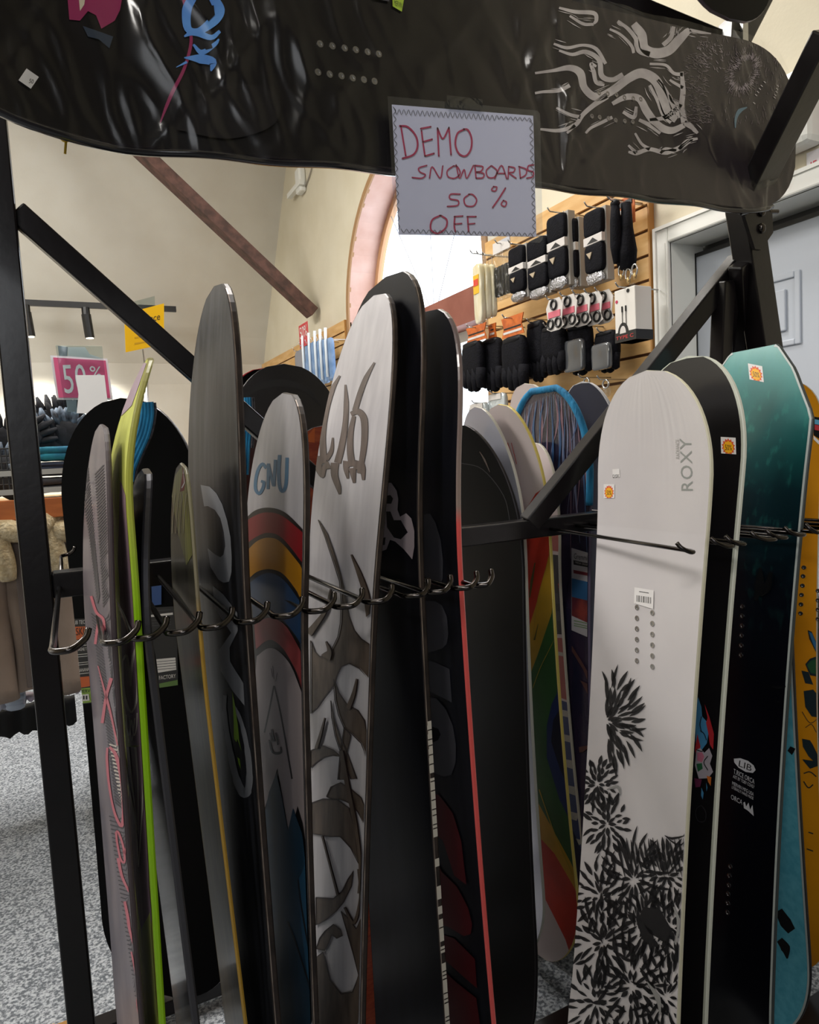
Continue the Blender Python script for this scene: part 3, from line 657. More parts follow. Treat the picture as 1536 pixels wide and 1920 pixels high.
band(z2a([(240, 650), (300, 615), (350, 612), (430, 665), (540, 860)]), z2a([(250, 790), (310, 742), (360, 745), (430, 820), (545, 1040)]), mat('rust_red', '8c3a3c', .4), 'rust red arch')
b.decal([smooth(z2a([(255, 830), (320, 785), (380, 800), (450, 880), (500, 1000), (545, 1120)]), 6)+[(600, 1500), (606, 1640), (575, 1560), (560, 1510), (545, 1570), (522, 1440), (490, 1540), (470, 1400)]], mat('pale_mushroom', '9a8f90', .4))
b.strokes([(z2a([(355, 1000), (330, 1130), (300, 1270)]), 3), (z2a([(358, 1000), (400, 1190), (460, 1536)]), 3), (z2a([(340, 900), (348, 950)]), [1, 4, 1]), (z2a([(350, 885), (356, 960)]), [1, 4, 1]), (z2a([(376, 925), (368, 975)]), [1, 4, 1]),
           (z2a([(330, 1310), (350, 1380), (395, 1385), (398, 1350)]), [3, 5, 3]), (z2a([(345, 1250), (360, 1320)]), 3), (z2a([(368, 1270), (382, 1340)]), 3), (z2a([(335, 1270), (345, 1320)]), 2)], INK)
b.decal([z3a([(290, 400), (330, 200), (372, 90), (400, 200), (440, 420), (470, 290), (520, 430), (560, 640), (590, 1100), (620, 1600), (300, 1600)])], mat('night_teal', '122735', .4, 0, '1b3f58', 5, (3, 3, 1)))
b.decal([z3a([(500, 700), (545, 620), (575, 900), (605, 1300), (610, 1560), (560, 1300), (520, 1000)])], mat('lake_blue', '234f6c', .4))
b.strokes([(z3a([(500, 700), (520, 860), (560, 1090)]), 3), (z3a([(440, 940), (500, 1100), (600, 1420)]), 3)], INK)
# 7 white antler board
b = S('b', 'white board printed with brown antlers, in the middle of the rack', (712, 1100), (692, 1900), (587, 950), (732, 544), face=WHB, back=INKB, edge=EDG, W=.285, a=.33, e=2.4, kl=.5, side=.02, kick=.05)
BR = mat('antler_brown', '6f6059', .45, 0, '55473f', 9, (6, 6, 2)); BRD = mat('antler_outline', '2c1f1d', .45)
ant = [(z4a([(608, 628), (560, 720), (525, 850), (510, 980), (515, 1130)]), [2, 9, 10, 10, 12]), (z4a([(568, 985), (560, 1060), (530, 1110)]), [2, 7, 9]),
       (z4a([(640, 680), (645, 780), (640, 900), (620, 1030), (595, 1130)]), [2, 8, 9, 11, 12]), (z4a([(808, 552), (760, 640), (725, 730), (695, 830)]), [2, 8, 9, 9]),
       (z4a([(672, 850), (715, 835), (748, 880), (750, 1000), (735, 1120), (720, 1190)]), [7, 10, 12, 11, 9, 8]), (z4a([(690, 860), (670, 960), (668, 1060), (680, 1150)]), [6, 10, 11, 12]),
       (z4a([(515, 1130), (490, 1110), (485, 1160), (510, 1210), (518, 1160), (550, 1140)]), [9, 14, 12, 4, 9, 14]), (z4a([(580, 1130), (578, 1200), (600, 1270), (608, 1310)]), [14, 12, 9, 3]),
       (z4a([(650, 1120), (645, 1165), (655, 1220)]), [14, 9, 3]), (z4a([(680, 1160), (692, 1245)]), [14, 4]), (z4a([(715, 1120), (738, 1160), (745, 1228)]), [16, 11, 4]), (z4a([(690, 1140), (730, 1150)]), [16, 16])]
b.strokes(ant, BRD, dw=1.8); b.strokes(ant, BR)
big = [(z2a([(805, 245), (850, 350), (890, 470), (912, 600)]), [2, 8, 11, 12]), (z2a([(690, 430), (660, 560), (600, 650), (560, 700)]), [2, 6, 10, 14]), (z2a([(660, 745), (680, 800), (660, 840)]), [2, 8, 20]),
       (z2a([(840, 960), (820, 1050), (790, 1130)]), [3, 7, 9]), (z2a([(655, 1185), (630, 1280), (605, 1360)]), [2, 5, 6]),
       (z3a([(750, -40), (790, 180), (835, 400), (862, 640), (850, 780)]), [8, 8, 7, 5, 3]), (z3a([(640, 450), (690, 640), (730, 790)]), [3, 3, 4]), (z3a([(850, 640), (862, 800), (825, 950), (770, 860)]), [3, 4, 6, 3])]
BRL = mat('antler_brown_low', '62554a', .45, 0, '463a31', 9, (6, 6, 2))
pol = [z2a([(612, 45), (660, 120), (700, 230), (735, 340), (760, 440), (775, 520), (790, 600), (820, 680), (860, 730), (915, 765), (912, 965), (850, 900), (790, 870), (745, 890), (720, 940), (700, 1000), (650, 1060), (600, 1130), (568, 1160), (568, 740), (590, 800), (620, 832), (655, 828), (690, 790), (725, 720), (740, 640), (745, 520), (735, 400), (700, 290), (650, 140)]),
       z2a([(700, 960), (730, 1040), (780, 1110), (840, 1140), (880, 1200), (900, 1270), (895, 1420), (860, 1330), (810, 1280), (760, 1240), (730, 1170), (708, 1080)]), z2a([(685, 1085), (700, 1180), (740, 1300), (785, 1400), (835, 1536), (800, 1536), (750, 1410), (710, 1290), (690, 1180)]),
       z2a([(565, 1375), (640, 1345), (700, 1370), (745, 1410), (700, 1400), (640, 1412), (600, 1440), (565, 1475)]), z2a([(762, 1240), (802, 1285), (775, 1400), (780, 1540), (725, 1540), (740, 1380)]),
       z3a([(660, 225), (685, 170), (740, 145), (800, 180), (860, 230), (892, 290), (888, 395), (840, 310), (790, 260), (740, 240), (700, 240)]), z3a([(572, 262), (640, 238), (720, 242), (790, 290), (820, 400), (846, 610), (800, 520), (740, 455), (680, 455), (572, 435)]),
       z3a([(598, 805), (700, 812), (750, 770), (785, 700), (815, 652), (805, 740), (760, 830), (720, 880), (660, 930), (600, 965)]), z3a([(600, 1100), (620, 1040), (650, 1000), (700, 960), (740, 990), (752, 1025), (720, 1040), (690, 1020), (670, 1070), (650, 1110)]),
       z3a([(745, 885), (790, 930), (830, 985), (870, 950), (870, 1150), (845, 1250), (815, 1130)]), z3a([(640, 1120), (680, 1280), (745, 1362), (810, 1350), (855, 1240), (868, 1300), (868, 1560), (600, 1560), (600, 1150)])]
for p in pol: b.decal([p], BRL, 'antler_print')
b.strokes([(p+[p[0]], 2.0) for p in pol], BRD, 'antler_outline', sm=0)
b.strokes(big, BRD, dw=2.4); b.strokes(big, BRL)
# 8 tall indigo-black board with letter
b = S('b', 'tallest black board with a violet sheen and a tan letter B, behind the antler board', (803, 1100), (850, 1900), (690, 950), (786, 517), yaw=.0, face=INKB, back=INKB, edge=EDG, W=.30, a=.22, e=2.7, kl=.45, kick=.045)
TN = mat('tan_grey_letter', '9c8f93', .45)
b.decal([z4a([(835, 1240), (905, 1245), (935, 1290), (945, 1340), (940, 1400), (955, 1440), (990, 1420), (1020, 1450), (1032, 1500)])+z2a([(1140, 20), (1160, 110), (1160, 200), (1148, 272), (1100, 215), (1050, 170), (1020, 160), (1000, 215), (975, 225), (950, 200), (950, 120), (985, 60)])+z4a([(870, 1480), (850, 1400)])], TN, 'lettering', 'tan letter B')
b.decal([z4a([(868, 1320), (900, 1315), (915, 1335), (905, 1365), (870, 1365)]), z4a([(875, 1410), (900, 1410), (920, 1460), (960, 1460), (1000, 1530), (960, 1570), (920, 1560), (900, 1530), (880, 1500)]), z2a([(975, 150), (995, 145), (990, 190), (970, 190)])], INKB, 'graphic')
q = []
v = .1
random.seed(3)
edgeW = mat('white_block_print', 'b9b3a8', .5)
mb = MB()
while v < .98:
    dv = random.choice((.004, .007, .012, .02)); 
    if random.random() < (.85 if v > .78 or .45 < v < .62 or .28 < v < .38 else .45):
        h = b.h(v)+.0004; mb.poly([b.S(h, v, -.0035), b.S(h, v+dv, -.0035), b.S(h, v+dv, .0035), b.S(h, v, .0035)])
    v += dv+.0018
mb.build('edge_print', edgeW, b.root)['kind'] = 'stuff'
# 9 navy board with red edge
b = S('b', 'dark slate board with a thin coral red sidewall and grey and crimson shapes', (877, 1100), (937, 1900), (790, 950), (838, 586), yaw=.0, face=mat('slate_base', '0b0c12', .35, 0, '181921', 6, (9, 9, .8), coat=.15), back=INKB, edge=ramp_mat('coral_edge', [(0, 'd2504c'), (.80, 'd2504c'), (.815, '8d7a72'), (1, '55484a')], 0, 1.58, noise=.0), W=.29, a=.18, e=2.8, kick=.04, th=.008, kl=.4)
GO = mat('dim_grey_oval', '47464c', .4)
b.decal([z5a([(60, 20), (105, 10), (145, 80), (180, 200), (197, 350), (195, 480), (175, 525), (60, 460)]), z5a([(60, 640), (140, 640), (190, 670), (225, 750), (237, 870), (225, 950), (190, 985), (60, 1020)]),
         z5a([(60, 1060), (140, 1080), (245, 1130), (262, 1370), (60, 1270)]), z5a([(60, 1330), (150, 1340), (220, 1420), (270, 1540), (292, 1680), (290, 1800), (260, 1890), (210, 1905), (60, 1850)])], GO, 'lettering', 'large dim grey lettering')
b.decal([z5a([(80, 1530), (165, 1560), (182, 1600), (165, 1640), (80, 1680)])], INKB)
CR = mat('crimson_print', '5e0c16', .4)
b.decal([z6a([(80, 250), (170, 270), (270, 400), (330, 600), (368, 915), (280, 850), (200, 600), (80, 480)]), z6a([(80, 600), (190, 820), (300, 930), (380, 1080), (410, 1200), (400, 1270), (350, 1285), (240, 1220), (100, 1180)]),
         z6a([(120, 1250), (280, 1300), (430, 1450), (445, 1660), (330, 1560), (150, 1400)]), z6a([(150, 1480), (300, 1620), (440, 1730), (470, 1940), (200, 1940)])], CR, 'graphic', 'crimson swooshes')

# 10 white Roxy
b = S('b', 'glossy white board with grey ROXY letters and black brush flowers', (1335, 1000), (1282, 1900), (1125, 950), (1215, 697), face=WHT, back=WHT, edge=mat('cream_sidewall', 'cbc6ae', .4), W=.29, a=.20, e=2.2, side=.02, kl=.3)
b.text('ROXY', (1300, 920), (1297, 822), (1278, 920), mat('silver_grey_print', '8d908c', .4), spacing=1.1)
b.text('RADIANCE', (1275, 860), (1274, 824), (1268, 860), mat('faint_silver_print', 'aaa8a4', .4))
b.decal([[(1149, 880), (1162, 879), (1163, 895), (1150, 896)]], PAPER, 'price_sticker', 'small white sticker'); b.text('DISK', (1150, 896), (1162, 895), (1150, 890), BLACKP)
b.starburst(1133, 908, 1153, 934, '50%')
b.decal([[(1191, 1101), (1227, 1107), (1226, 1142), (1190, 1131)]], PAPER, 'barcode_label', 'white barcode label')
b.decal([[(x, 1116+.15*(x-1195)), (x+wd, 1116+.15*(x-1195)), (x+wd, 1128+.15*(x-1195)), (x, 1128+.15*(x-1195))] for x, wd in ((1195, 1), (1197.5, .6), (1199, 1.5), (1202, .6), (1204, 1), (1206.5, .6), (1208, 1.6), (1211, .6), (1213, 1), (1216, 1.4), (1219, .6), (1221, 1))], BLACKP, 'barcode')
b.decal(quads_of([(1200, 1109), (1218, 1112)], 1.2), BLACKP, 'small_print')
b.inserts([(1195, 1139+k*20) for k in range(6)]+[(1224, 1149+k*20.2) for k in range(6)], .0042)
random.seed(11)
st = []
def petal(cx, cy, a, r0, r1, wd, bend=.15):
    p = []; W = []
    for k in range(5):
        t = k/4; r = r0+(r1-r0)*t; aa = a+bend*t; p.append((cx+r*math.cos(aa)*.85, cy+r*math.sin(aa)*1.15))
    return (p, [wd*.15, wd*.8, wd, wd*.7, wd*.1])
def flower(cx, cy, R, n, w0=1, a0=0, a1=2*math.pi):
    for ring, (ra, rb) in enumerate(((.1, .42), (.36, .75), (.64, 1.05))):
        m_ = int(n*.8)+ring*6
        for k in range(m_):
            a = a0+(a1-a0)*(k+.5*(ring % 2)+random.uniform(-.25, .25))/m_
            L0 = R*(ra+random.uniform(-.05, .06)); L1 = R*(rb+random.uniform(-.1, .1))
            st.append(petal(cx, cy, a, L0, L1, w0*(5.2+3*random.random()), random.uniform(-.2, .2)))
flower(1138, 1352, 84, 15, 1.05, -1.5, 1.5)
flower(1122, 1470, 44, 12); flower(1140, 1545, 52, 12); flower(1190, 1650, 78, 14); flower(1252, 1640, 62, 13); flower(1128, 1680, 60, 12)
flower(1132, 1765, 72, 14, 1.1); flower(1215, 1735, 66, 13); flower(1185, 1850, 84, 14, 1.2); flower(1262, 1740, 60, 12); flower(1120, 1880, 66, 12); flower(1250, 1870, 75, 13)
for k in range(46):
    x = random.uniform(1120, 1285); y = random.uniform(1590, 1915); a = random.uniform(.9, 2.0); l = random.uniform(14, 34)
    st.append(([(x, y), (x+l*.5*math.cos(a)+random.uniform(-3, 3), y+l*.5*math.sin(a)), (x+l*math.cos(a), y+l*math.sin(a))], [.6, random.uniform(3, 7), .6]))
for k in range(16):
    x = 1160+k*8.2; st.append(([(x, 1575-5*math.sin(k)), (x+4, 1600), (x+14, 1640+6*math.cos(k*2))], [.8, 6, 1]))
st.append(([(1248, 1566), (1262, 1572), (1290, 1566)], [1, 5, 2])); st.append(([(1250, 1568), (1270, 1583), (1290, 1582)], [1, 4, 3]))
b.strokes(st, mat('brush_black', '151416', .4), 'brush_flowers', 'black brush-stroke flowers', sm=2)
b.decal([[(1208, 1700), (1240, 1705), (1262, 1745), (1250, 1765), (1220, 1750), (1200, 1720)], [(1195, 1720), (1225, 1745), (1230, 1775), (1205, 1760)]], MATS['brush_black'])
b.strokes([([(1265, 1700), (1275, 1730), (1268, 1770)], [2, 8, 2]), ([(1215, 1840), (1235, 1870), (1240, 1900)], [2, 10, 3]), ([(1140, 1480), (1160, 1475), (1165, 1490)], [2, 6, 2])], mat('wash_grey', '8d8c8a', .4))
shrink_film(b, b.L-.30, .0016)
# 11 black board with comic print
b = S('b', 'black board with white rim and comic flame print, left of the teal board', (1392, 1000), (1333, 1900), (1205, 720), (1292, 668), yaw=.04, face=mat('deep_black_top', '060509', .3, coat=.15), back=GLB, edge=mat('white_sidewall', 'c6c8bc', .4), rim=mat('white_rim', 'b9bdb0', .4), W=.285, a=.21, e=2.2, side=.02)
b.starburst(1352, 820, 1380, 851, '50%', 1)
z = z7a
b.decal([z([(775, 1170), (795, 1230), (800, 1290), (835, 1330), (840, 1400), (830, 1460), (800, 1500), (760, 1480), (755, 1200)])], mat('cartoon_blue', '3f7fa8', .4), 'graphic', 'blue comic cloud')
b.decal([z([(815, 1210), (845, 1290), (875, 1400), (870, 1500), (850, 1470), (840, 1400), (825, 1330), (835, 1300)]), z([(770, 1400), (790, 1480), (770, 1560), (755, 1500)])], mat('cartoon_red', 'a8242c', .4))
b.decal([z([(765, 1500), (790, 1490), (815, 1520), (845, 1490), (865, 1540), (850, 1590), (870, 1640), (840, 1680), (780, 1684), (755, 1600)])], mat('cartoon_grey', 'a39ca4', .4))
b.decal([z([(770, 1520), (800, 1515), (815, 1545), (800, 1580), (770, 1570)])], mat('cartoon_pink', 'b86a80', .4)); b.decal([z([(765, 1590), (800, 1585), (805, 1620), (775, 1640)])], mat('cartoon_green', '1f5a38', .4))
b.decal([z8a([(830, 115), (860, 125), (855, 180), (838, 150)])], mat('cartoon_orange', 'c46a28', .4)); b.decal([z8a([(752, 130), (800, 140), (790, 185), (760, 190)])], mat('cartoon_plum', '5c1f3f', .4)); b.decal([z8a([(798, 190), (812, 225), (806, 265), (796, 240)]), z8a([(828, 160), (836, 190), (830, 215)])], MATS['cartoon_blue'])
b.strokes([(z([(790, 1380), (815, 1400), (830, 1440)]), 1.5), (z([(765, 1500), (800, 1510), (830, 1500)]), 1.5), (z([(800, 1290), (790, 1340), (800, 1390)]), 1.5), (z([(840, 1540), (815, 1580), (840, 1630)]), 1.5)], BLACKP)
b.strokes([(z8a([(770, 320), (800, 305), (828, 350), (820, 400), (780, 400), (762, 350), (772, 318)]), 1)], mat('faint_ring', '2a2a2e', .5))
# 12 teal board
TEAL = ramp_mat('teal_marble', [(0, '03030a'), (.30, '050a14'), (.52, '062329'), (.70, '0e5251'), (.86, '2f8480'), (1, '5aa79e')], .85, 1.62, noise=.10, nscale=5, stretch=(2, 2, 1), fleck='2f8378', coat=.5)
b = S('b', 'teal marbled board fading to black, with an angular nose and white rim', (1513, 1000), (1455, 1900), (1330, 760), (1415, 652), yaw=.05, face=TEAL, back=GLB, edge=mat('dark_teal_sidewall', '2e3536', .35), rim=mat('grey_white_rim', 'aeb5b2', .4), W=.30, a=.19, oct=True, side=.025)
b.starburst(1403, 684, 1430, 714, '50%', 3)
b.inserts(z7a([(1052, 597), (1050, 657), (1049, 719), (1046, 780), (1044, 843), (1042, 905)])+z8a([(975, 690), (969, 748), (966, 807), (962, 863), (960, 921), (958, 980)]), .0042)
LG = mat('pale_print', 'b9b8bc', .45)
b.decal([z8a([(1000, 8), (1040, 5), (1090, 22), (1125, 50), (1138, 80), (1120, 98), (1075, 92), (1030, 65), (1003, 32)])], LG, 'emblem', 'pale oval emblem')
b.text('LIB', z8a([(1030, 55)])[0], z8a([(1110, 88)])[0], z8a([(1036, 18)])[0], BLACKP)
for t, p in (('T.RICE ORCA', ((998, 100), (1130, 170), (1000, 70))), ('ART BY TOBY COVEY', ((995, 128), (1130, 198), (997, 108))), ('MERVIN MFG USA', ((990, 172), (1126, 245), (992, 150))), ('LITERALLY HAND MADE', ((988, 195), (1124, 268), (990, 178))), ('ORCA', ((983, 262), (1055, 300), (985, 232)))):
    b.text(t, *z8a(p), LG)
b.decal([z8a([(1062, 285), (1072, 280), (1080, 310), (1095, 285), (1105, 330), (1120, 300), (1128, 370), (1090, 335), (1066, 320)])], LG, 'emblem')
b.strokes([(z7a([(1170, 350), (1165, 450), (1140, 560)]), [4, 18, 6]), (z7a([(1240, 380), (1210, 480), (1170, 530)]), [6, 16, 6]), (z7a([(1230, 1100), (1290, 1110), (1330, 1100)]), [1, 6, 3]), (z7a([(1250, 1190), (1300, 1200)]), [1, 5])], mat('smoke_black', '04060a', .4))
# 13 light blue board
b = S('b', 'light blue board with a white rim, mostly hidden between the teal and orange boards', (1497, 1280), (1529, 1900), (0, 0), (1440, 830), Yn=.90, yaw=0.0, kick=-.01, face=mat('sky_blue_top', '4f9fb4', .5, 0, '62b0c2', 60, spec=.3), back=GLB, edge=mat('black_side', '15151a', .4), rim=MATS['grey_white_rim'], side=.01, W=.28, a=.2)
b.strokes([(zc(1380, 1300, 3.097, [(250, 1260), (290, 1330), (325, 1380)]), [14, 22, 16]), (zc(1380, 1300, 3.097, [(255, 1430), (290, 1480), (300, 1540)]), [12, 18, 3]), (zc(1380, 1300, 3.097, [(310, 320), (340, 340)]), [10, 14])], BLACKP)
# 14 orange board at the right edge
b = Board('snowboard', 'orange yellow board with dark flower outlines at the far right edge of the rack', Vector((1.50, 1.13, .085)), Vector((.0, 0, 1)), Vector((.42, -.9, 0)).normalized(), Vector((.9, .42, 0)).normalized(), 1.50, .30, face=mat('orange_top', 'c9860c', .35, 0, 'bd7a08', 6, coat=.3), back=GLB, edge=mat('white_side2', 'a8a49a', .4), side=.03, kick=-.03, a=.12, e=3)
b.decal([[(1526, 781), (1545, 784), (1545, 828), (1526, 816)]], BLACKP, 'price_sticker', 'black sticker with red and blue bars'); b.decal([[(1528, 786), (1545, 788), (1545, 797), (1528, 795)]], mat('sticker_blue', '5aa0c0', .5)); b.decal([[(1528, 796), (1545, 798), (1545, 808), (1528, 806)]], mat('sticker_red', 'b8323a', .5)); b.decal([[(1526, 817), (1545, 829), (1545, 836), (1526, 824)]], PAPER)
FD = mat('flower_dark', '15242a', .4); FG = mat('flower_green', '1c4a2c', .4); FB = mat('flower_blue', '2c5f86', .4)
b.decal([z7a([(1465, 745), (1490, 755), (1536, 820), (1560, 890), (1500, 850), (1475, 800)])], FD); b.decal([z7a([(1472, 755), (1492, 765), (1530, 830), (1550, 880), (1500, 838)])], FB)
b.decal([z7a([(1450, 960), (1480, 925), (1540, 915), (1570, 1000), (1540, 1040), (1480, 1030)]), z7a([(1425, 1000), (1470, 1010), (1500, 1090), (1450, 1080)]), z7a([(1440, 1130), (1500, 1120), (1560, 1150), (1560, 1300), (1490, 1290), (1450, 1230)])], FD)
b.decal([z7a([(1460, 965), (1485, 938), (1535, 930), (1555, 1000), (1530, 1025), (1485, 1015)])], FG)
b.decal([z7a([(1430, 1430), (1480, 1440), (1536, 1530), (1536, 1600), (1470, 1540), (1435, 1480)]), z7a([(1430, 1560), (1500, 1570), (1536, 1600), (1480, 1620)])], FD)
b.strokes([(z7a([(1430, 1260), (1480, 1330), (1536, 1300)]), 1.2), (z7a([(1450, 1360), (1490, 1340), (1520, 1390)]), 1.2), (z8a([(1440, 100), (1480, 90), (1520, 120)]), 2), (z8a([(1440, 150), (1470, 190), (1500, 170)]), 2), (z8a([(1470, 470), (1500, 480)]), 2), (z8a([(1460, 575), (1500, 590)]), 2)], FD)
b.inserts(z7a([(1441, 350), (1436, 405), (1432, 465), (1426, 523), (1423, 583), (1420, 640)]), .004); b.inserts(z7a([(1530, 497), (1530, 557), (1530, 617), (1530, 676)]), .004)

# ------------------------------------------------------------------ boards on the back side of the rack
# fabric strap board and two domes that face the shop window
def facing(label, xc, y, z0, top, W, k=0, lean=.02, yaw=0, **kw):
    vd = Vector((0, lean, 1)).normalized(); ud = Vector((math.cos(yaw), math.sin(yaw), 0)); nd = ud.cross(vd).normalized()*-1
    if nd.y < 0: nd = -nd
    return Board('snowboard', label, Vector((xc, y, z0)), vd, ud, nd, (top-z0)/vd.z, W, kick=k, kt=0, **kw)
LB = at(119, 960, D=1.76); RB = at(378, 960, D=1.68); cB = (LB+RB)/2
b = facing('wide matte black board with a stack of spec stickers, standing behind the left post', cB.x, cB.y-.01, .075, at(238, 748, D=1.72).z, math.hypot(RB.x-LB.x, RB.y-LB.y), yaw=math.atan2(RB.y-LB.y, RB.x-LB.x), lean=0, face=mat('matte_black_base', '070708', .55, spec=.05), back=GLB, edge=mat('grey_edge2', '6d6d70', .35, .5), side=.01, a=.26, e=2.1)
st = lambda pts, m, n='spec_sticker', l=None: b.decal([z0a(pts)], m, n, l)
OR = mat('sticker_orange', 'b5521c', .5); GRN = mat('sticker_green', '7d9c3c', .5); SBK = mat('sticker_black', '141315', .35); DGR = mat('sticker_grey', '37363a', .5)
st([(422, 800), (545, 795), (575, 1280), (462, 1290)], SBK, 'spec_sticker', 'black spec sticker')
st([(428, 845), (540, 842), (542, 905), (432, 920)], OR); st([(457, 1135), (560, 1125), (566, 1180), (460, 1195)], OR); st([(460, 1200), (560, 1190), (568, 1275), (464, 1285)], GRN)
WT = mat('sticker_white', 'c4c0bc', .5)
for t, p in (('LIB TECH', ((426, 832), (505, 826), (426, 810))), ('MAGNE TRACTION', ((445, 985), (560, 975), (444, 968))), ('BANANA TECH', ((457, 1106), (556, 1094), (455, 1086)))): b.text(t, *z0a(p), WT)
b.text('SKUNK', *z0a(((440, 895), (560, 880), (438, 852))), mat('sticker_dark', '2a1208', .5)); b.text('MERVIN', *z0a(((462, 1228), (545, 1220), (461, 1208))), SBK)
for y in (925, 940, 955, 1005, 1018, 1052, 1064, 1115): b.decal(quads_of(z0a([(442, y), (530, y-8)]), 1), WT, 'small_print')
st([(475, 1235), (515, 1230), (520, 1268), (478, 1272)], WT); b.decal([z0a(q) for q in ([(482, 1240), (492, 1240), (492, 1262), (482, 1262)], [(498, 1240), (508, 1240), (508, 1262), (498, 1262)])], SBK)
# second sticker sheet
st([(860, 735), (1020, 725), (1025, 910), (865, 920)], SBK, 'spec_sticker', 'black spec sticker'); st([(880, 920), (1025, 910), (1030, 1180), (920, 1195), (900, 1010)], SBK)
b.decal(quads_of(z0a([(870, 782), (1000, 768)]), 4), WT, 'small_print'); b.decal([q for y in (745, 800, 815, 830) for q in quads_of(z0a([(875, y+8), (990, y)]), 1.2)], DGR, 'small_print')
b.decal([z0a([(905, 1030), (1015, 1020), (1020, 1090), (915, 1108)])], WT, 'spec_table'); b.decal([q for y in (1045, 1060, 1075, 1090) for q in quads_of(z0a([(908, y), (1018, y-10)]), 1)], DGR, 'spec_table')
b.text('FACTORY', *z0a(((922, 1148), (1018, 1136), (921, 1126))), WT); st([(922, 1170), (1028, 1148), (1030, 1178), (925, 1194)], mat('sticker_green_dark', '4c6a2c', .5))
st([(878, 612), (935, 605), (935, 715), (882, 722)], mat('sticker_cobalt', '123a70', .5))
# strap
sb = thing('fabric_strap', at(262, 800, Y=1.83), 'bright blue ribbed fabric strap with grey frayed edge hanging over the wide black board', 'strap')
p = smooth([(283, 752), (284, 775), (277, 810), (262, 845), (250, 875), (246, 900)], 6)
BLUEF = mat('blue_fabric', '1f86b8', .8, 0, '186c98', 60, (1, 1, .2), bump=.4, bscale=120); GF = mat('grey_fabric', '4a4a52', .9, 0, '26262c', 90, bump=.5, bscale=200)
def ribbon(path, wpx, m, nm, par, dy=0, n=7, amp=.003):
    mb = MB(); rows = []
    for k, (x, y) in enumerate(path):
        a = path[max(0, k-1)]; c_ = path[min(len(path)-1, k+1)]; l = math.hypot(c_[0]-a[0], c_[1]-a[1]); nx, ny = -(c_[1]-a[1])/l, (c_[0]-a[0])/l
        for j in range(n):
            t = (j/(n-1)-.5)*wpx; q_ = at(x+nx*t, y+ny*t, Y=1.80-.06+dy-(amp if j % 2 else 0)); mb.v.append(q_)
    for k in range(len(path)-1):
        for j in range(n-1): mb.f.append([k*n+j, k*n+j+1, (k+1)*n+j+1, (k+1)*n+j])
    o = mb.build(nm, m, par, smooth=False); md = o.modifiers.new('s', 'SOLIDIFY'); md.thickness = .004; return o
ribbon([(x-8, y+2) for x, y in p], 26, BLUEF, 'webbing', sb, 0, 9)
ribbon([(x+6, y+3) for x, y in p], 8, GF, 'frayed_edge', sb, .003, 5); ribbon([(x-20, y) for x, y in p[:20]], 5, GF, 'frayed_edge', sb, .004, 5)
c = at(530, 683, Y=1.74)
b = facing('satin black rounded board behind the GNU boards, left of the antler board', c.x, 1.70, .075, c.z, .30, face=mat('satin_black', '111013', .35, 0, '2a292c', 5, coat=.3, lo=.5, hi=.8), back=GLB, edge=EDK, a=.20, e=2.1)
b.strokes([([(448, 780), (470, 735), (520, 718), (570, 728), (600, 760)], [3, 10, 14, 10, 3])], mat('inner_shade_band', '060607', .6))  # dark band paints the shading across the dome
c = at(505, 688, Y=1.82)
facing('black board with a thin red rim peeping out behind the satin black board', c.x, 1.79, .075, c.z, .30, face=GLB, edge=mat('red_rim', 'a8202a', .4), rim=MATS['red_rim'], a=.20, e=2.1)
sb2 = thing('fabric_strap', at(468, 800, Y=1.6), 'short piece of blue webbing showing between the black GNU board and the white GNU board', 'strap')
ribbon([(464, 745), (466, 790), (462, 840), (460, 890)], 14, BLUEF, 'webbing', sb2, -.15, 7); ribbon([(475, 745), (477, 790), (474, 840)], 6, GF, 'frayed_edge', sb2, -.15, 5)
c = at(620, 795, Y=1.5)
b = facing('orange and red striped board glimpsed between the rainbow and antler boards', c.x, 1.47, .075, c.z, .24, face=mat('orange_red_top', '8e2f1c', .4, 0, 'b0502a', 9, (3, 3, 12), coat=.2), edge=EDK, a=.16)
b.decal([[(572, 800), (590, 798), (590, 830), (572, 828)]], mat('bright_orange', 'c8602a', .4))

def backrow(label, near1, near2, nose, Yn=1.33, W=.29, **k): return S('b', label, near1, near2, (0, 0), nose, Yn=Yn, W=W, yaw=k.pop('yaw', 0.0), z0=.06, **k)
b = backrow('large plain black board behind the red edged board, right of the rack centre', (985, 1000), (1014, 1850), (872, 803), face=mat('plain_black', '060607', .4, 0, '0b0b0c', 5, spec=.12), back=GLB, edge=EDK, a=.27, e=2.1, kl=.4, Yn=1.36, Yn2=1.22, at_=.10)
b.strokes([([(863, 868), (905, 880), (945, 930), (958, 985)], 1.4)], mat('soft_grey_line', '2c2d30', .4)); b.strokes([([(900, 847), (909, 862), (919, 885)], [1, 3.4, 1])], SILVER)
b = backrow('white board with a clear glossy edge, thin sliver left of the white rainbow board', (990, 1000), (1030, 1800), (893, 762), face=mat('cool_white', 'a9a9b4', .2, coat=.6), back=WHT, edge=mat('pale_edge', 'b8b4a8', .3), a=.30, e=2.0, kl=.45, Yn=1.40, W=.28)
WR = mat('warm_white_top', 'b9adab', .35, coat=.2)
b = backrow('white-nosed board with a painted rainbow and cream sidewall', (1037, 1000), (1097, 1800), (937, 757), face=WR, back=WHT, edge=mat('yellow_cream_sidewall', 'c9b45c', .4), W=.29, a=.27, e=2.1, kl=.4, Yn=1.345)
RD = mat('rainbow_red', 'b8321f', .4, 0, '94281c', 7); YL = mat('rainbow_yellow', 'b88c20', .4, 0, '9a7c20', 7); GN = mat('rainbow_green', '1f4a24', .4, 0, '2c5a28', 7); BL = mat('rainbow_blue', '12265a', .4); NV = mat('rainbow_navy', '0a0a24', .4)
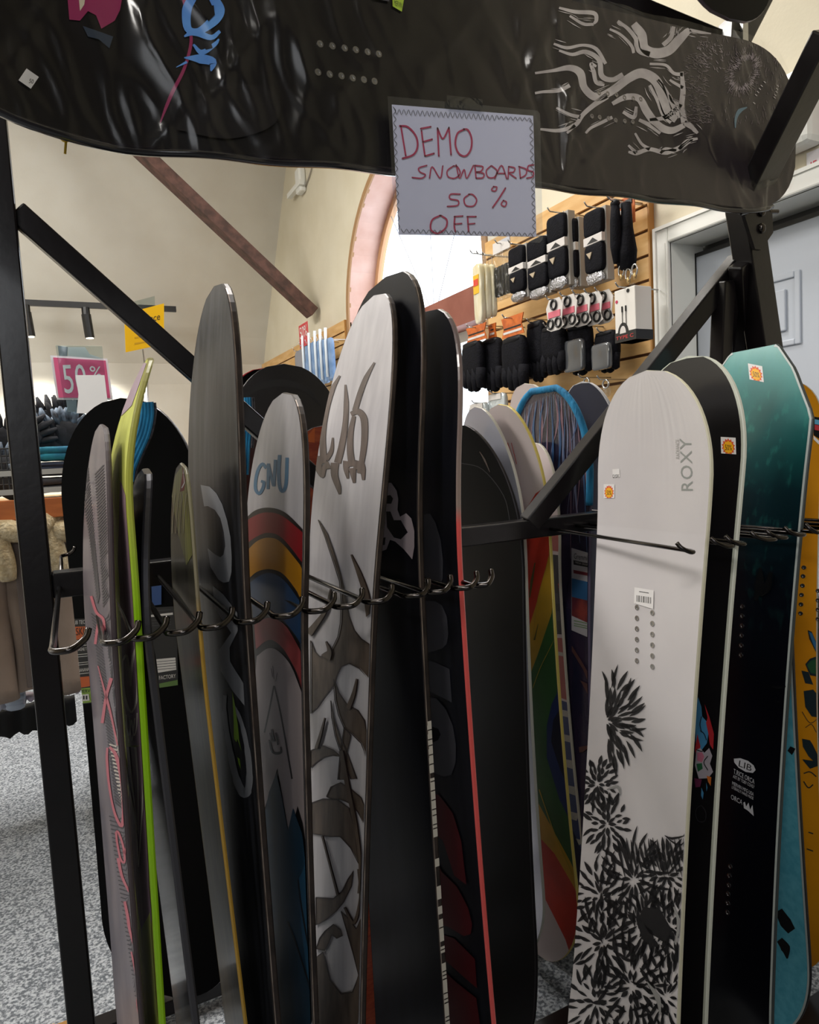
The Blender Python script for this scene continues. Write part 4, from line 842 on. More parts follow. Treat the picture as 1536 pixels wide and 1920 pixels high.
b.decal([[(975, 990), (990, 950), (1005, 925), (1024, 915), (1070, 925), (1120, 1400), (1120, 1830), (1092, 1805), (1060, 1760), (1030, 1700), (1005, 1650), (975, 1600)]], RD)
b.decal([[(1045, 960), (1050, 1000), (1070, 1200), (1100, 1560), (1105, 1690), (1075, 1660), (1040, 1600), (985, 1540), (985, 1200), (1010, 1120), (1030, 1040)]], YL)
b.decal([[(1045, 1100), (1070, 1200), (1095, 1560), (1078, 1630), (1040, 1560), (985, 1460), (985, 1290), (1008, 1230), (1035, 1150)]], GN)
b.decal([[(1050, 1290), (1070, 1300), (1095, 1500), (1085, 1560), (1050, 1500), (1026, 1420), (1026, 1360), (1035, 1320)]], BL); b.decal([[(1050, 1330), (1070, 1340), (1090, 1500), (1080, 1510), (1050, 1440), (1034, 1390), (1038, 1350)]], NV)
b.strokes([([(1004, 1055), (998, 1090), (994, 1120)], [2, 5, 2]), ([(1010, 1170), (1003, 1200)], [1, 3])], mat('moss_line', '4a4a20', .5)); b.strokes([([(1035, 1030), (1010, 1120), (1000, 1200)], 1), ([(1040, 1200), (1015, 1250), (1000, 1290)], 1.2), ([(1012, 1480), (1040, 1560), (1075, 1640)], 2)], mat('gold_line', '9c8428', .5))
b.strokes([([(953, 830), (965, 870), (975, 910)], 1.6), ([(960, 830), (970, 870)], 1.2)], mat('red_outline', 'b04038', .5))
b = backrow('pale board with red, white and navy slanted stripes, right of the rainbow board', (1049, 1000), (1108, 1700), (995, 830), face=mat('pinkish_white', 'c2b4b2', .35, coat=.3), back=WHT, edge=mat('ivory_edge', 'b7b0a0', .4), W=.28, a=.26, kl=.4, Yn=1.42)
backrow('pinkish white board nose rising behind the film wrapped navy board', (1072, 1000), (1095, 1700), (985, 719), face=MATS['pinkish_white'], back=WHT, edge=MATS['ivory_edge'], W=.28, a=.26, kl=.4, Yn=1.66)
NV2 = mat('stripe_navy', '1c2c58', .4); RS = mat('stripe_red', '94483f', .4)
b.decal([[(1020, 1195), (1066, 1200), (1080, 1320), (1030, 1300)], [(1020, 1000), (1050, 1000), (1052, 1035), (1020, 1030)]], RS)
b.decal([[(1030, 1305), (1082, 1325), (1090, 1420), (1100, 1560), (1116, 1670), (1040, 1640)]], NV2)
b.decal([[(1030, 1700), (1120, 1715), (1125, 1870), (1060, 1860)]], mat('low_red', '9c3428', .4))
b.decal([[(1020, 1215+k), (1075, 1228+k), (1075, 1237+k), (1020, 1224+k)] for k in (0,)]+[[(1030, 1325+k*46), (1106, 1340+k*46+12), (1106, 1352+k*46+12), (1030, 1336+k*46)] for k in range(8)], mat('stripe_cream', 'a39e92', .4))
b.decal([[(1020, 1038), (1056, 1042), (1066, 1192), (1030, 1188)]], SBK, 'spec_sticker', 'black spec sticker'); b.text('VICTA', (1047, 1045), (1050, 1078), (1054, 1044), WT); b.text('LUCAS', (1047, 1095), (1050, 1118), (1055, 1094), mat('red_txt', 'b8402c', .5))
b.decal([[(1030, 1112), (1048, 1112), (1050, 1132), (1032, 1132)], [(1030, 1145), (1052, 1147), (1054, 1165), (1032, 1162)]], DGR)
# 7 foil wrapped board with blue bag rim
FO = mat('navy_print', '1a2036', .25, 0, '3a2c40', 5, (4, 4, 1), coat=.6)
b = backrow('navy board in crinkled clear film with a bright blue fabric rim', (1114, 1000), (1122, 1700), (1022, 724), face=FO, back=GLB, edge=mat('lilac_edge', '6d6480', .4), W=.30, a=.24, kl=.3, Yn=1.38, yaw=-.12, e=2.1)
q = []; mb = MB(); vs_ = [b.L-.32+.32*(k/30) for k in range(31)]
P = [(1, v) for v in vs_]+[(-1, v) for v in vs_[::-1]]
mb.tube([b.S(sg*(b.h(v)+.0), v, -.007) for sg, v in P if b.h(v) > .004], .0095, 8); mb.build('blue_rim', BLUEF, b.root, 'blue fabric rim' and True)
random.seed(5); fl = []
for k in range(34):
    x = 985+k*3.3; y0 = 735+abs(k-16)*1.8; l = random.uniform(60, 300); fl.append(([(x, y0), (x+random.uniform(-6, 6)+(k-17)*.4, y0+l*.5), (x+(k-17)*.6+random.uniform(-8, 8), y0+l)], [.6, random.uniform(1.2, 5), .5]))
b.strokes(fl[::2], mat('film_glint_pale', '7d84a0', .3), 'painted_film_glint', sm=4); b.strokes(fl[1::4], mat('film_glint_mauve', '8c6c78', .3), 'painted_film_glint', sm=4); b.strokes(fl[3::4], mat('film_glint_blue', '3a5c86', .3), 'painted_film_glint', sm=4)  # pale, mauve and blue strokes paint reflections in the film creases
shrink_film(b, b.L-.6, .005)
b.decal([z5a([(1126, 258), (1265, 295), (1265, 905), (1126, 850)])], mat('label_white', 'b3b0b4', .5), 'spec_sticker', 'printed spec sticker with a sunset picture')
b.decal([z5a([(1128, 475), (1262, 505), (1262, 640), (1128, 610)])], mat('sunset_blue', '2b5f8c', .5)); b.decal([z5a([(1128, 610), (1262, 640), (1262, 800), (1128, 745)])], mat('sunset_red', '8c3c34', .5, 0, '5a2430', 30)); b.decal([z5a([(1140, 345), (1256, 370), (1256, 398), (1142, 378)])], SBK); b.decal([z5a([(1140, 415), (1256, 438), (1256, 460), (1142, 440)])], mat('label_red', '7a2a32', .5))
b.text('Gremmie', *z5a(((1145, 335), (1255, 352), (1146, 295))), SBK); b.text('MEGA GNAR', *z5a(((1155, 368), (1245, 388), (1155, 354))), WT); b.decal([q_ for y in (780, 800, 815) for q_ in quads_of(z5a([(1145, y), (1245, y+22)]), 1.4)], mat('label_green', '6f8f5a', .5), 'small_print')
b.decal([z5a([(1130, 960), (1262, 1170), (1262, 1215), (1130, 1000)]), z5a([(1190, 1210), (1262, 1240), (1245, 1310)])], mat('brown_dash', '5c3e3a', .4)); b.decal([z5a([(1180, 1690), (1280, 1670), (1285, 1710), (1185, 1730)])], MATS['brown_dash'])
b = backrow('dark navy board with a thin white rim, farthest back beside the white ROXY board', (1172, 1000), (1175, 1700), (1092, 716), face=mat('dull_navy', '1b2033', .4, coat=.1), back=GLB, edge=mat('rim_white', 'b9b9bd', .4), rim=MATS['rim_white'] if 'rim_white' in MATS else None, W=.28, a=.24, Yn=1.50, e=2.1)

# ------------------------------------------------------------------ the long board hung across the top
TOPM = ramp_mat('black_brown_top', [(0, '0a080a'), (.45, '0c0a0c'), (.68, '1c1719'), (1, '221c1f')], 0, 1.43, rough=.25, coat=.15, noise=.05, axis=0)
vd = Vector((1, 0, .04)).normalized(); ud = Vector((.04, 0, -1)).normalized(); nd = Vector((0, 1, 0))
b = Board('snowboard', 'huge black board with pale hair print wrapped in plastic, lengthwise across the rack top', Vector((-.105, .9, 1.970)), vd, ud, nd, 1.418, .300, face=TOPM, back=GLB, edge=mat('top_edge', '2b2426', .35, .3), side=.015, kick=-.012, kt=-.05, a=.15, at_=.2, e=2.7, kl=.25, th=.011)
TOPB = b
HR = mat('pale_hair_print', 'a59e9a', .45, 0, '8c8582', 30); HR2 = mat('dim_hair_print', '5a5152', .45)
zt = lambda pts: zc(768, 0, 2.0, pts)
main = [([(470, 275), (540, 265), (600, 255), (640, 275), (655, 330), (700, 365), (760, 340), (820, 295), (870, 275), (920, 300), (945, 350), (965, 420), (1000, 450)], [1, 3, 8, 12, 10, 12, 12, 13, 15, 16, 15, 14, 10]),
        ([(560, 190), (610, 205), (660, 195), (710, 225), (720, 285), (760, 300), (800, 280)], [1, 3, 5, 6, 7, 6, 6]), ([(540, 165), (590, 180), (650, 170), (700, 185), (735, 240)], [1, 3, 2, 4, 3]),
        ([(600, 320), (560, 340), (500, 345), (470, 350)], [5, 4, 2, 1]), ([(740, 360), (690, 395), (650, 430), (620, 470), (560, 490), (490, 485)], [9, 6, 5, 5, 4, 1]), ([(640, 440), (600, 430), (550, 405)], [4, 3, 1]), ([(620, 470), (590, 500)], [3, 1]),
        ([(760, 390), (810, 365), (860, 370), (890, 420), (930, 470), (980, 490), (1030, 470)], [4, 8, 10, 12, 12, 10, 6]), ([(840, 90), (870, 130), (880, 180), (920, 200), (970, 190), (1010, 150), (1050, 110)], [10, 14, 14, 16, 15, 14, 8]),
        ([(780, 80), (820, 110), (850, 150), (860, 190), (900, 205)], [2, 4, 5, 7, 8]), ([(750, 110), (790, 130), (830, 170), (840, 200)], [1, 2, 3, 2]), ([(1050, 110), (1090, 120), (1130, 125)], [5, 4, 1]), ([(990, 100), (980, 140), (950, 170)], [4, 5, 5]), ([(560, 30), (620, 45), (690, 50), (700, 75), (690, 90)], [1, 4, 5, 4, 1]), ([(600, 60), (650, 90), (690, 92)], [1, 3, 2]),
        ([(820, 570), (850, 575), (900, 560), (960, 572), (1020, 550), (1060, 520)], [1, 5, 4, 6, 5, 3]), ([(850, 575), (820, 545)], [4, 1]), ([(900, 560), (870, 540), (845, 500)], [4, 2, 1]), ([(940, 575), (960, 560), (1000, 565)], [1, 4, 2]), ([(1010, 560), (1040, 530), (1080, 520)], [3, 4, 1]),
        ([(1020, 270), (1025, 340), (1020, 400), (1030, 460)], [3, 7, 7, 9]), ([(1025, 330), (990, 310), (975, 300)], [3, 2, 1]), ([(1020, 400), (985, 380), (975, 355)], [3, 2, 1]), ([(1025, 280), (990, 275), (960, 245), (900, 240)], [4, 3, 2, 1]), ([(1030, 460), (1060, 480), (1080, 500)], [7, 5, 2]),
        ([(700, 250), (680, 240), (690, 270), (700, 310), (730, 320)], [1, 3, 5, 4, 2]), ([(760, 440), (720, 460), (680, 480), (660, 500)], [3, 3, 2, 1]), ([(800, 420), (840, 440), (850, 400)], [3, 5, 2]), ([(860, 450), (900, 470), (940, 500)], [3, 5, 3]), ([(1010, 400), (960, 440), (900, 450)], [6, 5, 2]),
        ([(930, 300), (960, 340), (990, 400), (1015, 440)], [3, 4, 5, 5]), ([(900, 320), (930, 380), (950, 430), (980, 460)], [2, 3, 4, 4])]
b.strokes([(zt(p), w_) for p, w_ in main], HR, 'hair_print', 'pale flowing hair print', dw=3.2)
random.seed(21); ex = []
for k in range(150):
    i = random.choice(main)[0]; j = random.randrange(len(i)-1); x, y = i[j]; dx, dy = i[j+1][0]-x, i[j+1][1]-y; o_ = random.uniform(-26, 26); l = math.hypot(dx, dy); nx, ny = -dy/l, dx/l
    x += nx*o_; y += ny*o_; sc = random.uniform(.5, 1.1); ex.append(([(x, y), (x+dx*.5*sc+nx*random.uniform(-5, 5), y+dy*.5*sc), (x+dx*sc, y+dy*sc)], [.3, random.uniform(.9, 2.2), .3]))
b.strokes([(zt(p), w_) for p, w_ in ex], HR, 'hair_print', sm=3)
ex = []; zr = lambda pts: zc(1180, 0, 4.315, pts)
for k in range(620):
    t = random.uniform(0, 2*math.pi); m_ = random.random()
    if m_ < .35:
        cx, cy = 920, 590; r = random.uniform(.55, 1.15); x = cx+110*r*math.cos(t)-40*math.sin(t)*r; y = cy+150*r*math.sin(t); a = t
    elif m_ < .7: x = random.uniform(430, 640); y = random.uniform(430, 1000); a = random.uniform(-.5, .7); 
    else: x = random.uniform(560, 1230); y = random.uniform(300, 980); a = random.uniform(1.2, 1.9)
    if (x-700)**2/90**2+(y-700)**2/230**2 < 1: continue
    l = random.uniform(14, 52); ex.append(([(x, y), (x+l*math.cos(a), y+l*math.sin(a))], [.4, random.uniform(.6, 1.5)]))
b.strokes([(zr(p), w_) for p, w_ in ex], HR2, 'fur_print', sm=0)
ex = []
for k in range(240):
    t = random.uniform(0, 2*math.pi); r = random.uniform(.8, 1.05); x = 930+85*r*math.cos(t)-45*math.sin(t); y = 590+125*r*math.sin(t); a = t+random.uniform(-.4, .4)
    if random.random() < .3: x = 640+random.uniform(-110, 110); y = 440+random.uniform(-100, 110)+.2*(x-640); a = random.uniform(.2, 1.2)
    l = random.uniform(12, 40); ex.append(([(x, y), (x+l*math.cos(a), y+l*math.sin(a))], [.3, random.uniform(.6, 1.4)]))
b.strokes([(zr(p), w_) for p, w_ in ex], mat('fur_highlight', '82787a', .45), 'fur_print', sm=0)
b.strokes([(zr([(950, 870), (890, 900), (860, 960), (855, 1036)]), [2, 8, 5, 2])], mat('steel_blue_print', '4f6670', .4))
b.strokes([(zr([(x, y), (x+16, y+14)]), 1.6) for x, y in ((1085, 660), (1060, 690), (1045, 715), (1030, 740), (1015, 765), (1000, 830), (1190, 690), (1185, 715), (1180, 740), (1170, 765), (1165, 785))], HR, 'tooth_print', sm=0)
b.inserts([(600, 83), (623, 87), (646, 91), (667, 94), (689, 98), (710, 102), (596, 136), (618, 140), (640, 143), (661, 147), (682, 150), (702, 153)], .0036)
b.inserts(zt([(710, 348), (742, 352), (775, 357), (805, 366), (838, 370), (866, 372), (683, 437), (712, 441), (745, 445), (772, 452), (806, 455), (836, 458)]), .0030, mat('small_insert', '8f8a86', .4, .8))
# left-hand print: pink and cream patch, blue flame
PK = mat('magenta_print', '7c2048', .35)
b.decal([[(125, -20), (130, 38), (150, 40), (165, 22), (180, 30), (190, 55), (215, 40), (225, 20), (232, -20)]], PK, 'graphic', 'magenta patch'); b.decal([[(146, -20), (150, 22), (158, 10), (162, -20)]], mat('cream_patch', 'b0a690', .4)); b.decal([[(155, 50), (190, 62), (212, 70), (205, 92), (185, 75), (165, 70)]], mat('slate_patch', '1f2a38', .4))
b.strokes([([(345, 0), (352, 40), (358, 80), (345, 130), (325, 170), (312, 200), (300, 232)], [8, 5, 6, 6, 7, 6, 2])], PK)
BLF = mat('flame_blue', '5488c4', .4, 0, '3c6cb0', 8, (3, 3, 3))
b.strokes([([(362, -5), (350, 20), (352, 55), (372, 60), (400, 40), (410, 20), (398, -5)], [16, 18, 14, 12, 20, 22, 16]), ([(345, 70), (365, 62), (395, 72), (412, 60)], [3, 14, 10, 6]), ([(362, 85), (378, 100), (402, 85), (410, 75)], [4, 10, 8, 3]), ([(345, 110), (375, 112), (398, 118), (395, 135)], [2, 18, 16, 3]), ([(330, 128), (350, 118)], [1, 5])], BLF, 'graphic', 'blue flame motif')
b.decal([[(385, 15), (400, 12), (402, 30), (390, 42), (383, 30)], [(380, 85), (395, 82), (398, 92), (385, 95)]], TOPM)
b.decal([[(734, -15), (758, -10), (752, 24), (735, 14)]], mat('acid_label', '8fa82c', .5), 'spec_sticker', 'acid green label'); b.text('MERVIN', (737, 12), (752, 18), (738, 2), SBK)
b.decal([[(678, -20), (730, -8), (728, 5), (700, 0)]], DGR, 'spec_sticker')
b.decal([[(50, 131), (73, 147), (58, 169), (35, 153)]], mat('grey_white_label', 'b5b2ae', .5), 'price_sticker', 'small white sticker'); b.text('50', (54, 158), (62, 160), (56, 150), BLACKP)
b.decal([smooth([(330, 245), (360, 200), (420, 160), (500, 168), (523, 190), (520, 225), (490, 248), (420, 262), (330, 245)], 5)[:-1]], mat('soft_panel', '151314', .25, coat=.3), 'graphic')
# plastic film round it
from mathutils import noise as mn
mb = MB(); nu, nv = 44, 300
def crease(v, u):
    a = mn.noise(Vector((v*9+u*.9, u*.7-v*3, 1.3))); c_ = mn.noise(Vector((v*26-u*1.4, u*1.2+v*6, 7.1)))
    return (1-min(1, abs(a)*3.2))**2*1.0+(1-min(1, abs(c_)*3))**2*.55
for i in range(nv+1):
    v = -.006+(b.L+.012)*i/nv; zone = .35+.65*max(math.exp(-((v-.28)/.2)**2), math.exp(-((v-1.3)/.09)**2)*.9, math.exp(-((v-.85)/.10)**2)*.8)
    for j in range(nu+1):
        u = -1.03+2.06*j/nu; hh = b.h(min(max(v, .003), b.L-.003)); edge_ = max(0, 1-abs(u)/1.03)**.5
        fan = abs(math.sin(math.atan2(u+1.2, (v-.25)*6)*9))*math.exp(-((v-.25)/.22)**2)*.8+abs(math.sin(math.atan2(1.1-u, (v-.84)*7)*10))*math.exp(-((v-.84)/.18)**2)
        wr = .006*zone*crease(v, u)+.006*fan*edge_
        mb.v.append(b.S(u*hh*(1.0+.012*math.sin(v*40)), min(max(v, .002), b.L-.002), -.0105-.003*edge_-wr))
for i in range(nv):
    for j in range(nu): mb.f.append([i*(nu+1)+j, i*(nu+1)+j+1, (i+1)*(nu+1)+j+1, (i+1)*(nu+1)+j])
mb.build('plastic_wrap', film('board_film', 'ffffff', .035, .2, 0, 7, (1.5, 1, .5)), b.root, smooth=True)
mb = MB().tube([b.S(b.h(v)+.003, v, -.004+.004*math.sin(v*37)) for v in [.05+k*.0135 for k in range(97)]], .005, 6); mb.build('wrap_seam', mat('gathered_film', '17161a', .15, coat=1), b.root, smooth=True)
MB().tube([at(124, 258, Y=.93), at(123, 275, Y=.93), at(122, 288, Y=.93)], .0016, 6).blob(at(122, 262, Y=.93), Vector((.005, 0, 0)), Vector((0, .003, 0)), Vector((0, 0, .003)), 1, 8, 5).build('tie', mat('yellow_tie', 'c8a41c', .4), b.root)
b.strokes([([(4, 203), (30, 222), (68, 234)], [1, 4, 1])], mat('yellow_streak', '9c8a1c', .4))
# the arms that carry it
for x in (.12, .62, 1.12): MB().bar((x, BY, 2.065), (x, .912, 2.065), .022, .022, side=(1, 0, 0)).build('support_arm', STEEL, rack)
# board above
c = at(1366, 38, Y=1.17)
facing('black board hanging nose down above the right end of the rack', c.x+.0, 1.17, c.z, c.z+1.4, .32, face=GLB, edge=mat('purple_edge', '352a33', .4), at_=.16, a=.2)
MB().bar((c.x, 1.18, c.z+.3), (c.x, BY, c.z+.3), .025, .025, side=(1, 0, 0)).build('support_arm', STEEL, rack)

# ------------------------------------------------------------------ hand-written sign taped to it
YS = .872
sg = thing('demo_sign', at(870, 440, Y=YS), 'laminated white sign handwritten in red, DEMO SNOWBOARDS 50 % OFF, on the hanging board', 'sign')
PS = lambda x, y, d=0: at(x, y, Y=YS-d)
def sheet3(pts, th, m, nm, d): 
    mb = MB(); a = [PS(x, y, d) for x, y in pts]; c_ = [p+Vector((0, th, 0)) for p in a]; n = len(a)
    mb.v = a+c_; mb.f = [list(range(n)), list(range(n, 2*n))[::-1]]+[[i, (i+1) % n, n+(i+1) % n, n+i] for i in range(n)]; return mb.build(nm, m, sg)
sheet3([(735, 196), (1000, 217), (1006, 444), (748, 440)], .0005, mat('sign_paper', 'cfc8cb', .6), 'paper', .001)
sheet3([(727, 180), (1007, 207), (1013, 213), (1018, 449), (1012, 455), (741, 444)], .0003, film('laminate', 'f6f9ff', .07, .15, .15, 3), 'laminate_pouch', .003)
sheet3([(838, 178), (905, 186), (905, 206), (838, 200)], .0003, film('tape_film', 'd5d8dc', .10, .2, .3, 30), 'tape', .006)
def ink(lst, m, nm, d=.0022, n=5):
    mb = MB()
    for path, ws in lst:
        p = smooth(path, n) if len(path) > 2 and n else path
        W = [ws]*len(p) if isinstance(ws, (int, float)) else [ws[0]+(ws[-1]-ws[0])*k/(len(p)-1) for k in range(len(p))]
        for q_ in quads_of(p, W): mb.poly([PS(x, y, d) for x, y in q_])
        for x, y in (p[0], p[-1]): mb.poly([PS(x+math.cos(t)*W[0]/2, y+math.sin(t)*W[0]/2, d) for t in [k*math.pi/4 for k in range(8)]])
    return mb.build(nm, m, sg)
zd = lambda p: zc(768, 0, 2, p)
RM = mat('red_marker', 'b01c48', .5)
ink([([(752, 237), (756, 262), (761, 292)], 3), ([(750, 236), (765, 238), (780, 255), (783, 275), (775, 290), (755, 297)], 3.4),
     (zd([(45, 490), (50, 530), (58, 585)]), 3), (zd([(42, 482), (80, 475)]), 3), (zd([(50, 532), (85, 522)]), 3), (zd([(58, 585), (92, 575)]), 3),
     (zd([(110, 585), (108, 540), (105, 480)]), 3), (zd([(105, 480), (125, 520), (148, 478)]), 3), (zd([(148, 478), (152, 530), (156, 580)]), 3),
     (zd([(205, 485), (180, 500), (172, 540), (185, 575), (210, 585), (230, 560), (233, 520), (220, 488), (203, 484)]), 3.4)], RM, 'lettering')
ink([(zd([(65, 620), (35, 630), (40, 645), (60, 655), (45, 668), (10, 665)]), 2.4), (zd([(75, 668), (85, 625), (115, 668), (125, 622)]), 2.4), (zd([(165, 622), (142, 640), (145, 662), (170, 668), (190, 650), (180, 625), (165, 622)]), 2.4),
     (zd([(175, 618), (188, 668), (205, 635), (215, 668), (240, 620)]), 2.4), (zd([(245, 620), (250, 668)]), 2.6), (zd([(245, 620), (275, 625), (268, 642), (250, 645), (278, 650), (275, 666), (250, 668)]), 2.6), (zd([(305, 622), (288, 640), (295, 664), (318, 664), (328, 640), (308, 621)]), 2.4),
     (zd([(320, 670), (345, 620), (365, 670)]), 2.4), (zd([(330, 650), (358, 650)]), 2.4), (zd([(370, 670), (372, 625)]), 2.4), (zd([(372, 624), (395, 630), (390, 645), (374, 648), (400, 668)]), 2.4), (zd([(412, 625), (416, 668)]), 2.4), (zd([(410, 624), (438, 635), (436, 655), (416, 668)]), 2.4),
     (zd([(466, 618), (446, 622), (445, 638), (464, 645), (462, 662), (440, 668)]), 2.6)], RM, 'lettering')
ink([(zd([(190, 728), (155, 728), (152, 745), (182, 752), (180, 770), (142, 774)]), 2.6), (zd([(225, 728), (205, 745), (212, 770), (240, 772), (252, 750), (238, 730), (222, 728)]), 2.6), (zd([(360, 705), (335, 745), (312, 778)]), 3), (zd([(315, 700), (308, 712), (322, 716), (328, 702), (315, 699)]), 2.4), (zd([(352, 752), (344, 766), (358, 774), (364, 758), (352, 751)]), 2.4),
     (zd([(115, 808), (85, 825), (80, 860), (105, 875), (135, 855), (140, 825), (118, 808)]), 3.2), (zd([(170, 812), (168, 845), (172, 868)]), 3), (zd([(168, 812), (200, 810)]), 2.6), (zd([(170, 840), (196, 838)]), 2.6), (zd([(218, 812), (220, 845), (222, 868)]), 3), (zd([(216, 812), (250, 812)]), 2.6), (zd([(220, 840), (245, 838)]), 2.6)], RM, 'lettering')
zz = []
for k in range(60): zz.append((740+257*k/59, 207+16*k/59+(7 if k % 2 else -3)*(1 if k < 45 else .6)))
zb = [(752+248*k/47, 432+8*k/47+(4 if k % 2 else -3)) for k in range(48)]
zl = [(739+8*k/30+(3 if k % 2 else -2), 200+232*k/30) for k in range(31)]; zr_ = [(996+6*k/30+(3 if k % 2 else -3), 226+212*k/30) for k in range(31)]
ink([(zz, .9), (zb, .9), (zl, .9), (zr_, .9)], BLACKP, 'wavy_border', n=3)

# ------------------------------------------------------------------ goods on the slatwall (right wall)
BLK = mat('black_knit', '06060b', .8, 0, '0c0c14', 60, spec=.15, bump=.3, bscale=160); BLK2 = mat('black_satin_pack', '07070d', .5, spec=.2)
CARD = mat('grey_card', '9a9690', .6); WCARD = mat('white_card', 'c9c4c0', .55); ORC = mat('orange_header', 'c4641c', .5, 0, 'a84c10', 40); FOIL = mat('foil_pack', 'a8a8ac', .2, .9, bump=.6, bscale=120)
TANB = mat('tan_badge', 'a89880', .5); CLEAR = film('clear_bag', 'f4f6f8', .06, .12, .5, 30); PINKL = mat('pink_label', 'c86474', .5)
VX = lambda a: Vector((a, 0, 0))
VY = lambda a: Vector((0, a, 0))
VZ = lambda a: Vector((0, 0, a))
def rod(par, y, z, x, up=.015):
    MB().tube(smooth([(XW-.024, y, z), (x+.02, y, z), (x, y, z+.002), (x-.012, y, z+up)], 3), .0028, 6).build('hook_rod', SILVER, par, smooth=True)
def rect(x0, y0, x1, y1, X):
    """wall-plane extents of something seen in a photo rectangle"""
    ym = (y0+y1)/2; xm = (x0+x1)/2; a = at(x0, ym, X=X); c_ = at(x1, ym, X=X); t = at(xm, y0, X=X); b_ = at(xm, y1, X=X); return c_.y, a.y, b_.z, t.z
def box_pack(x0, y0, x1, y1, X, th, label, g='boxed black base-layer packs on the slatwall'):
    ya, yb, za, zb = rect(x0, y0, x1, y1, X); h = zb-za; w_ = yb-ya; cy = (ya+yb)/2
    r_ = thing('clothing_pack', (X, cy, za), label, 'pack', g)
    MB().box((X+.012, ya-.004, za), (X+.012+th, yb+.004, zb+.004)).build('card_box', CARD, r_, bevel=.002)
    for q0, q1 in ((.64, 1.0), (.14, .54)): MB().blob((X+.006, cy, za+h*(q0+q1)/2), VX(.016), VY(w_/2), VZ(h*(q1-q0)/2), .35, 16, 10).build('folded_fabric', BLK, r_, smooth=True)
    MB().box((X-.008, ya, za+h*.53), (X+.012, yb, za+h*.65)).build('paper_band', WCARD, r_, bevel=.002)
    zc_ = za+h*.59; MB().poly([(X-.0086, cy+w_*.3, zc_-h*.04), (X-.0086, cy-w_*.3, zc_-h*.045), (X-.0086, cy-w_*.02, zc_+h*.03)]).build('emblem', BLACKP, r_)
    MB().prism([(cy+w_*.3, za+h*.42), (cy-.0, za+h*.42), (cy+w_*.12, za+h*.33)], lambda y, z: (X-.014, y, z), lambda y, z: (X-.009, y, z)).build('badge', TANB, r_)
    MB().blob((X+.004, cy, za+h*.06), VX(.012), VY(w_*.46), VZ(h*.08), .6, 12, 8, .002).build('foil_end', FOIL, r_)
    rod(r_, cy, zb+.012, X-.03)
    return r_
box_pack(1097, 393, 1132, 530, 1.90, .035, 'boxed black pack with a white band, top row nearest the hanging gloves')
box_pack(1028, 402, 1062, 540, 1.88, .035, 'boxed black pack with white band, second from the gloves in the top row')
box_pack(1066, 410, 1082, 540, 1.92, .05, 'narrow sliver of a boxed black pack between two larger boxed packs')
box_pack(990, 446, 1026, 556, 1.87, .035, 'boxed black pack below the lower right corner of the demo sign')
box_pack(956, 462, 984, 562, 1.85, .04, 'boxed black pack beside the clear bag of black strips')
# clear bag with black strips
def clear_bag(x0, y0, x1, y1, X, label):
    ya, yb, za, zb = rect(x0, y0, x1, y1, X); r_ = thing('strip_pack', (X, (ya+yb)/2, za), label, 'pack')
    for k in range(5):
        y = ya+(yb-ya)*(k+.5)/5; MB().blob((X+.01, y, (za+zb)/2), VX(.012), VY((yb-ya)/11), VZ((zb-za)*.46), .4, 10, 8).build('black_strip', BLK2, r_, smooth=True)
    MB().box((X-.005, ya-.005, za-.01), (X+.025, yb+.005, zb+.05)).build('bag', CLEAR, r_, bevel=.004); MB().box((X+.002, ya, zb+.05), (X+.006, yb, zb+.10)).build('header_card', WCARD, r_); rod(r_, (ya+yb)/2, zb+.085, X-.02)
clear_bag(926, 492, 958, 556, 1.86, 'clear hanging bag holding five slim black strips')
def tube_pack(x0, y0, x1, y1, X, label):
    ya, yb, za, zb = rect(x0, y0, x1, y1, X); cy = (ya+yb)/2; w_ = (yb-ya)/2; h = zb-za; r_ = thing('wax_tube_pack', (X, cy, za), label, 'pack', None)
    MB().blob((X, cy, za+h*.42), VX(.015), VY(w_), VZ(h*.42), .35, 14, 10, .0015).build('clear_pouch', mat('cream_pouch', 'd2c6a0', .2, 0, 'e0dccb', 18, (1, 1, .3), coat=1, bump=.5, bscale=40), r_, smooth=True)
    MB().box((X-.0165, cy-w_*.7, za+h*.42), (X-.013, cy+w_*.7, za+h*.68)).build('label', mat('yellow_label', 'd8a81c', .5), r_); MB().box((X-.018, cy-w_*.6, za+h*.53), (X-.0166, cy+w_*.6, za+h*.62)).build('label_panel', mat('red_label2', 'c8402c', .5), r_)
    MB().blob((X, cy, za+h*.88), VX(.006), VY(w_*.5), VZ(h*.13), .5, 10, 6).build('neck', CLEAR, r_, smooth=True); rod(r_, cy, zb-.005, X-.03)
tube_pack(891, 472, 906, 608, 1.80, 'clear pouch with yellow and red label, leftmost and lowest of three beside the arched window')
tube_pack(903, 474, 917, 600, 1.83, 'clear pouch with yellow and red label, middle of three beside the arched window')
tube_pack(914, 476, 928, 596, 1.86, 'clear pouch with yellow and red label, rightmost of three, next to the black strips')
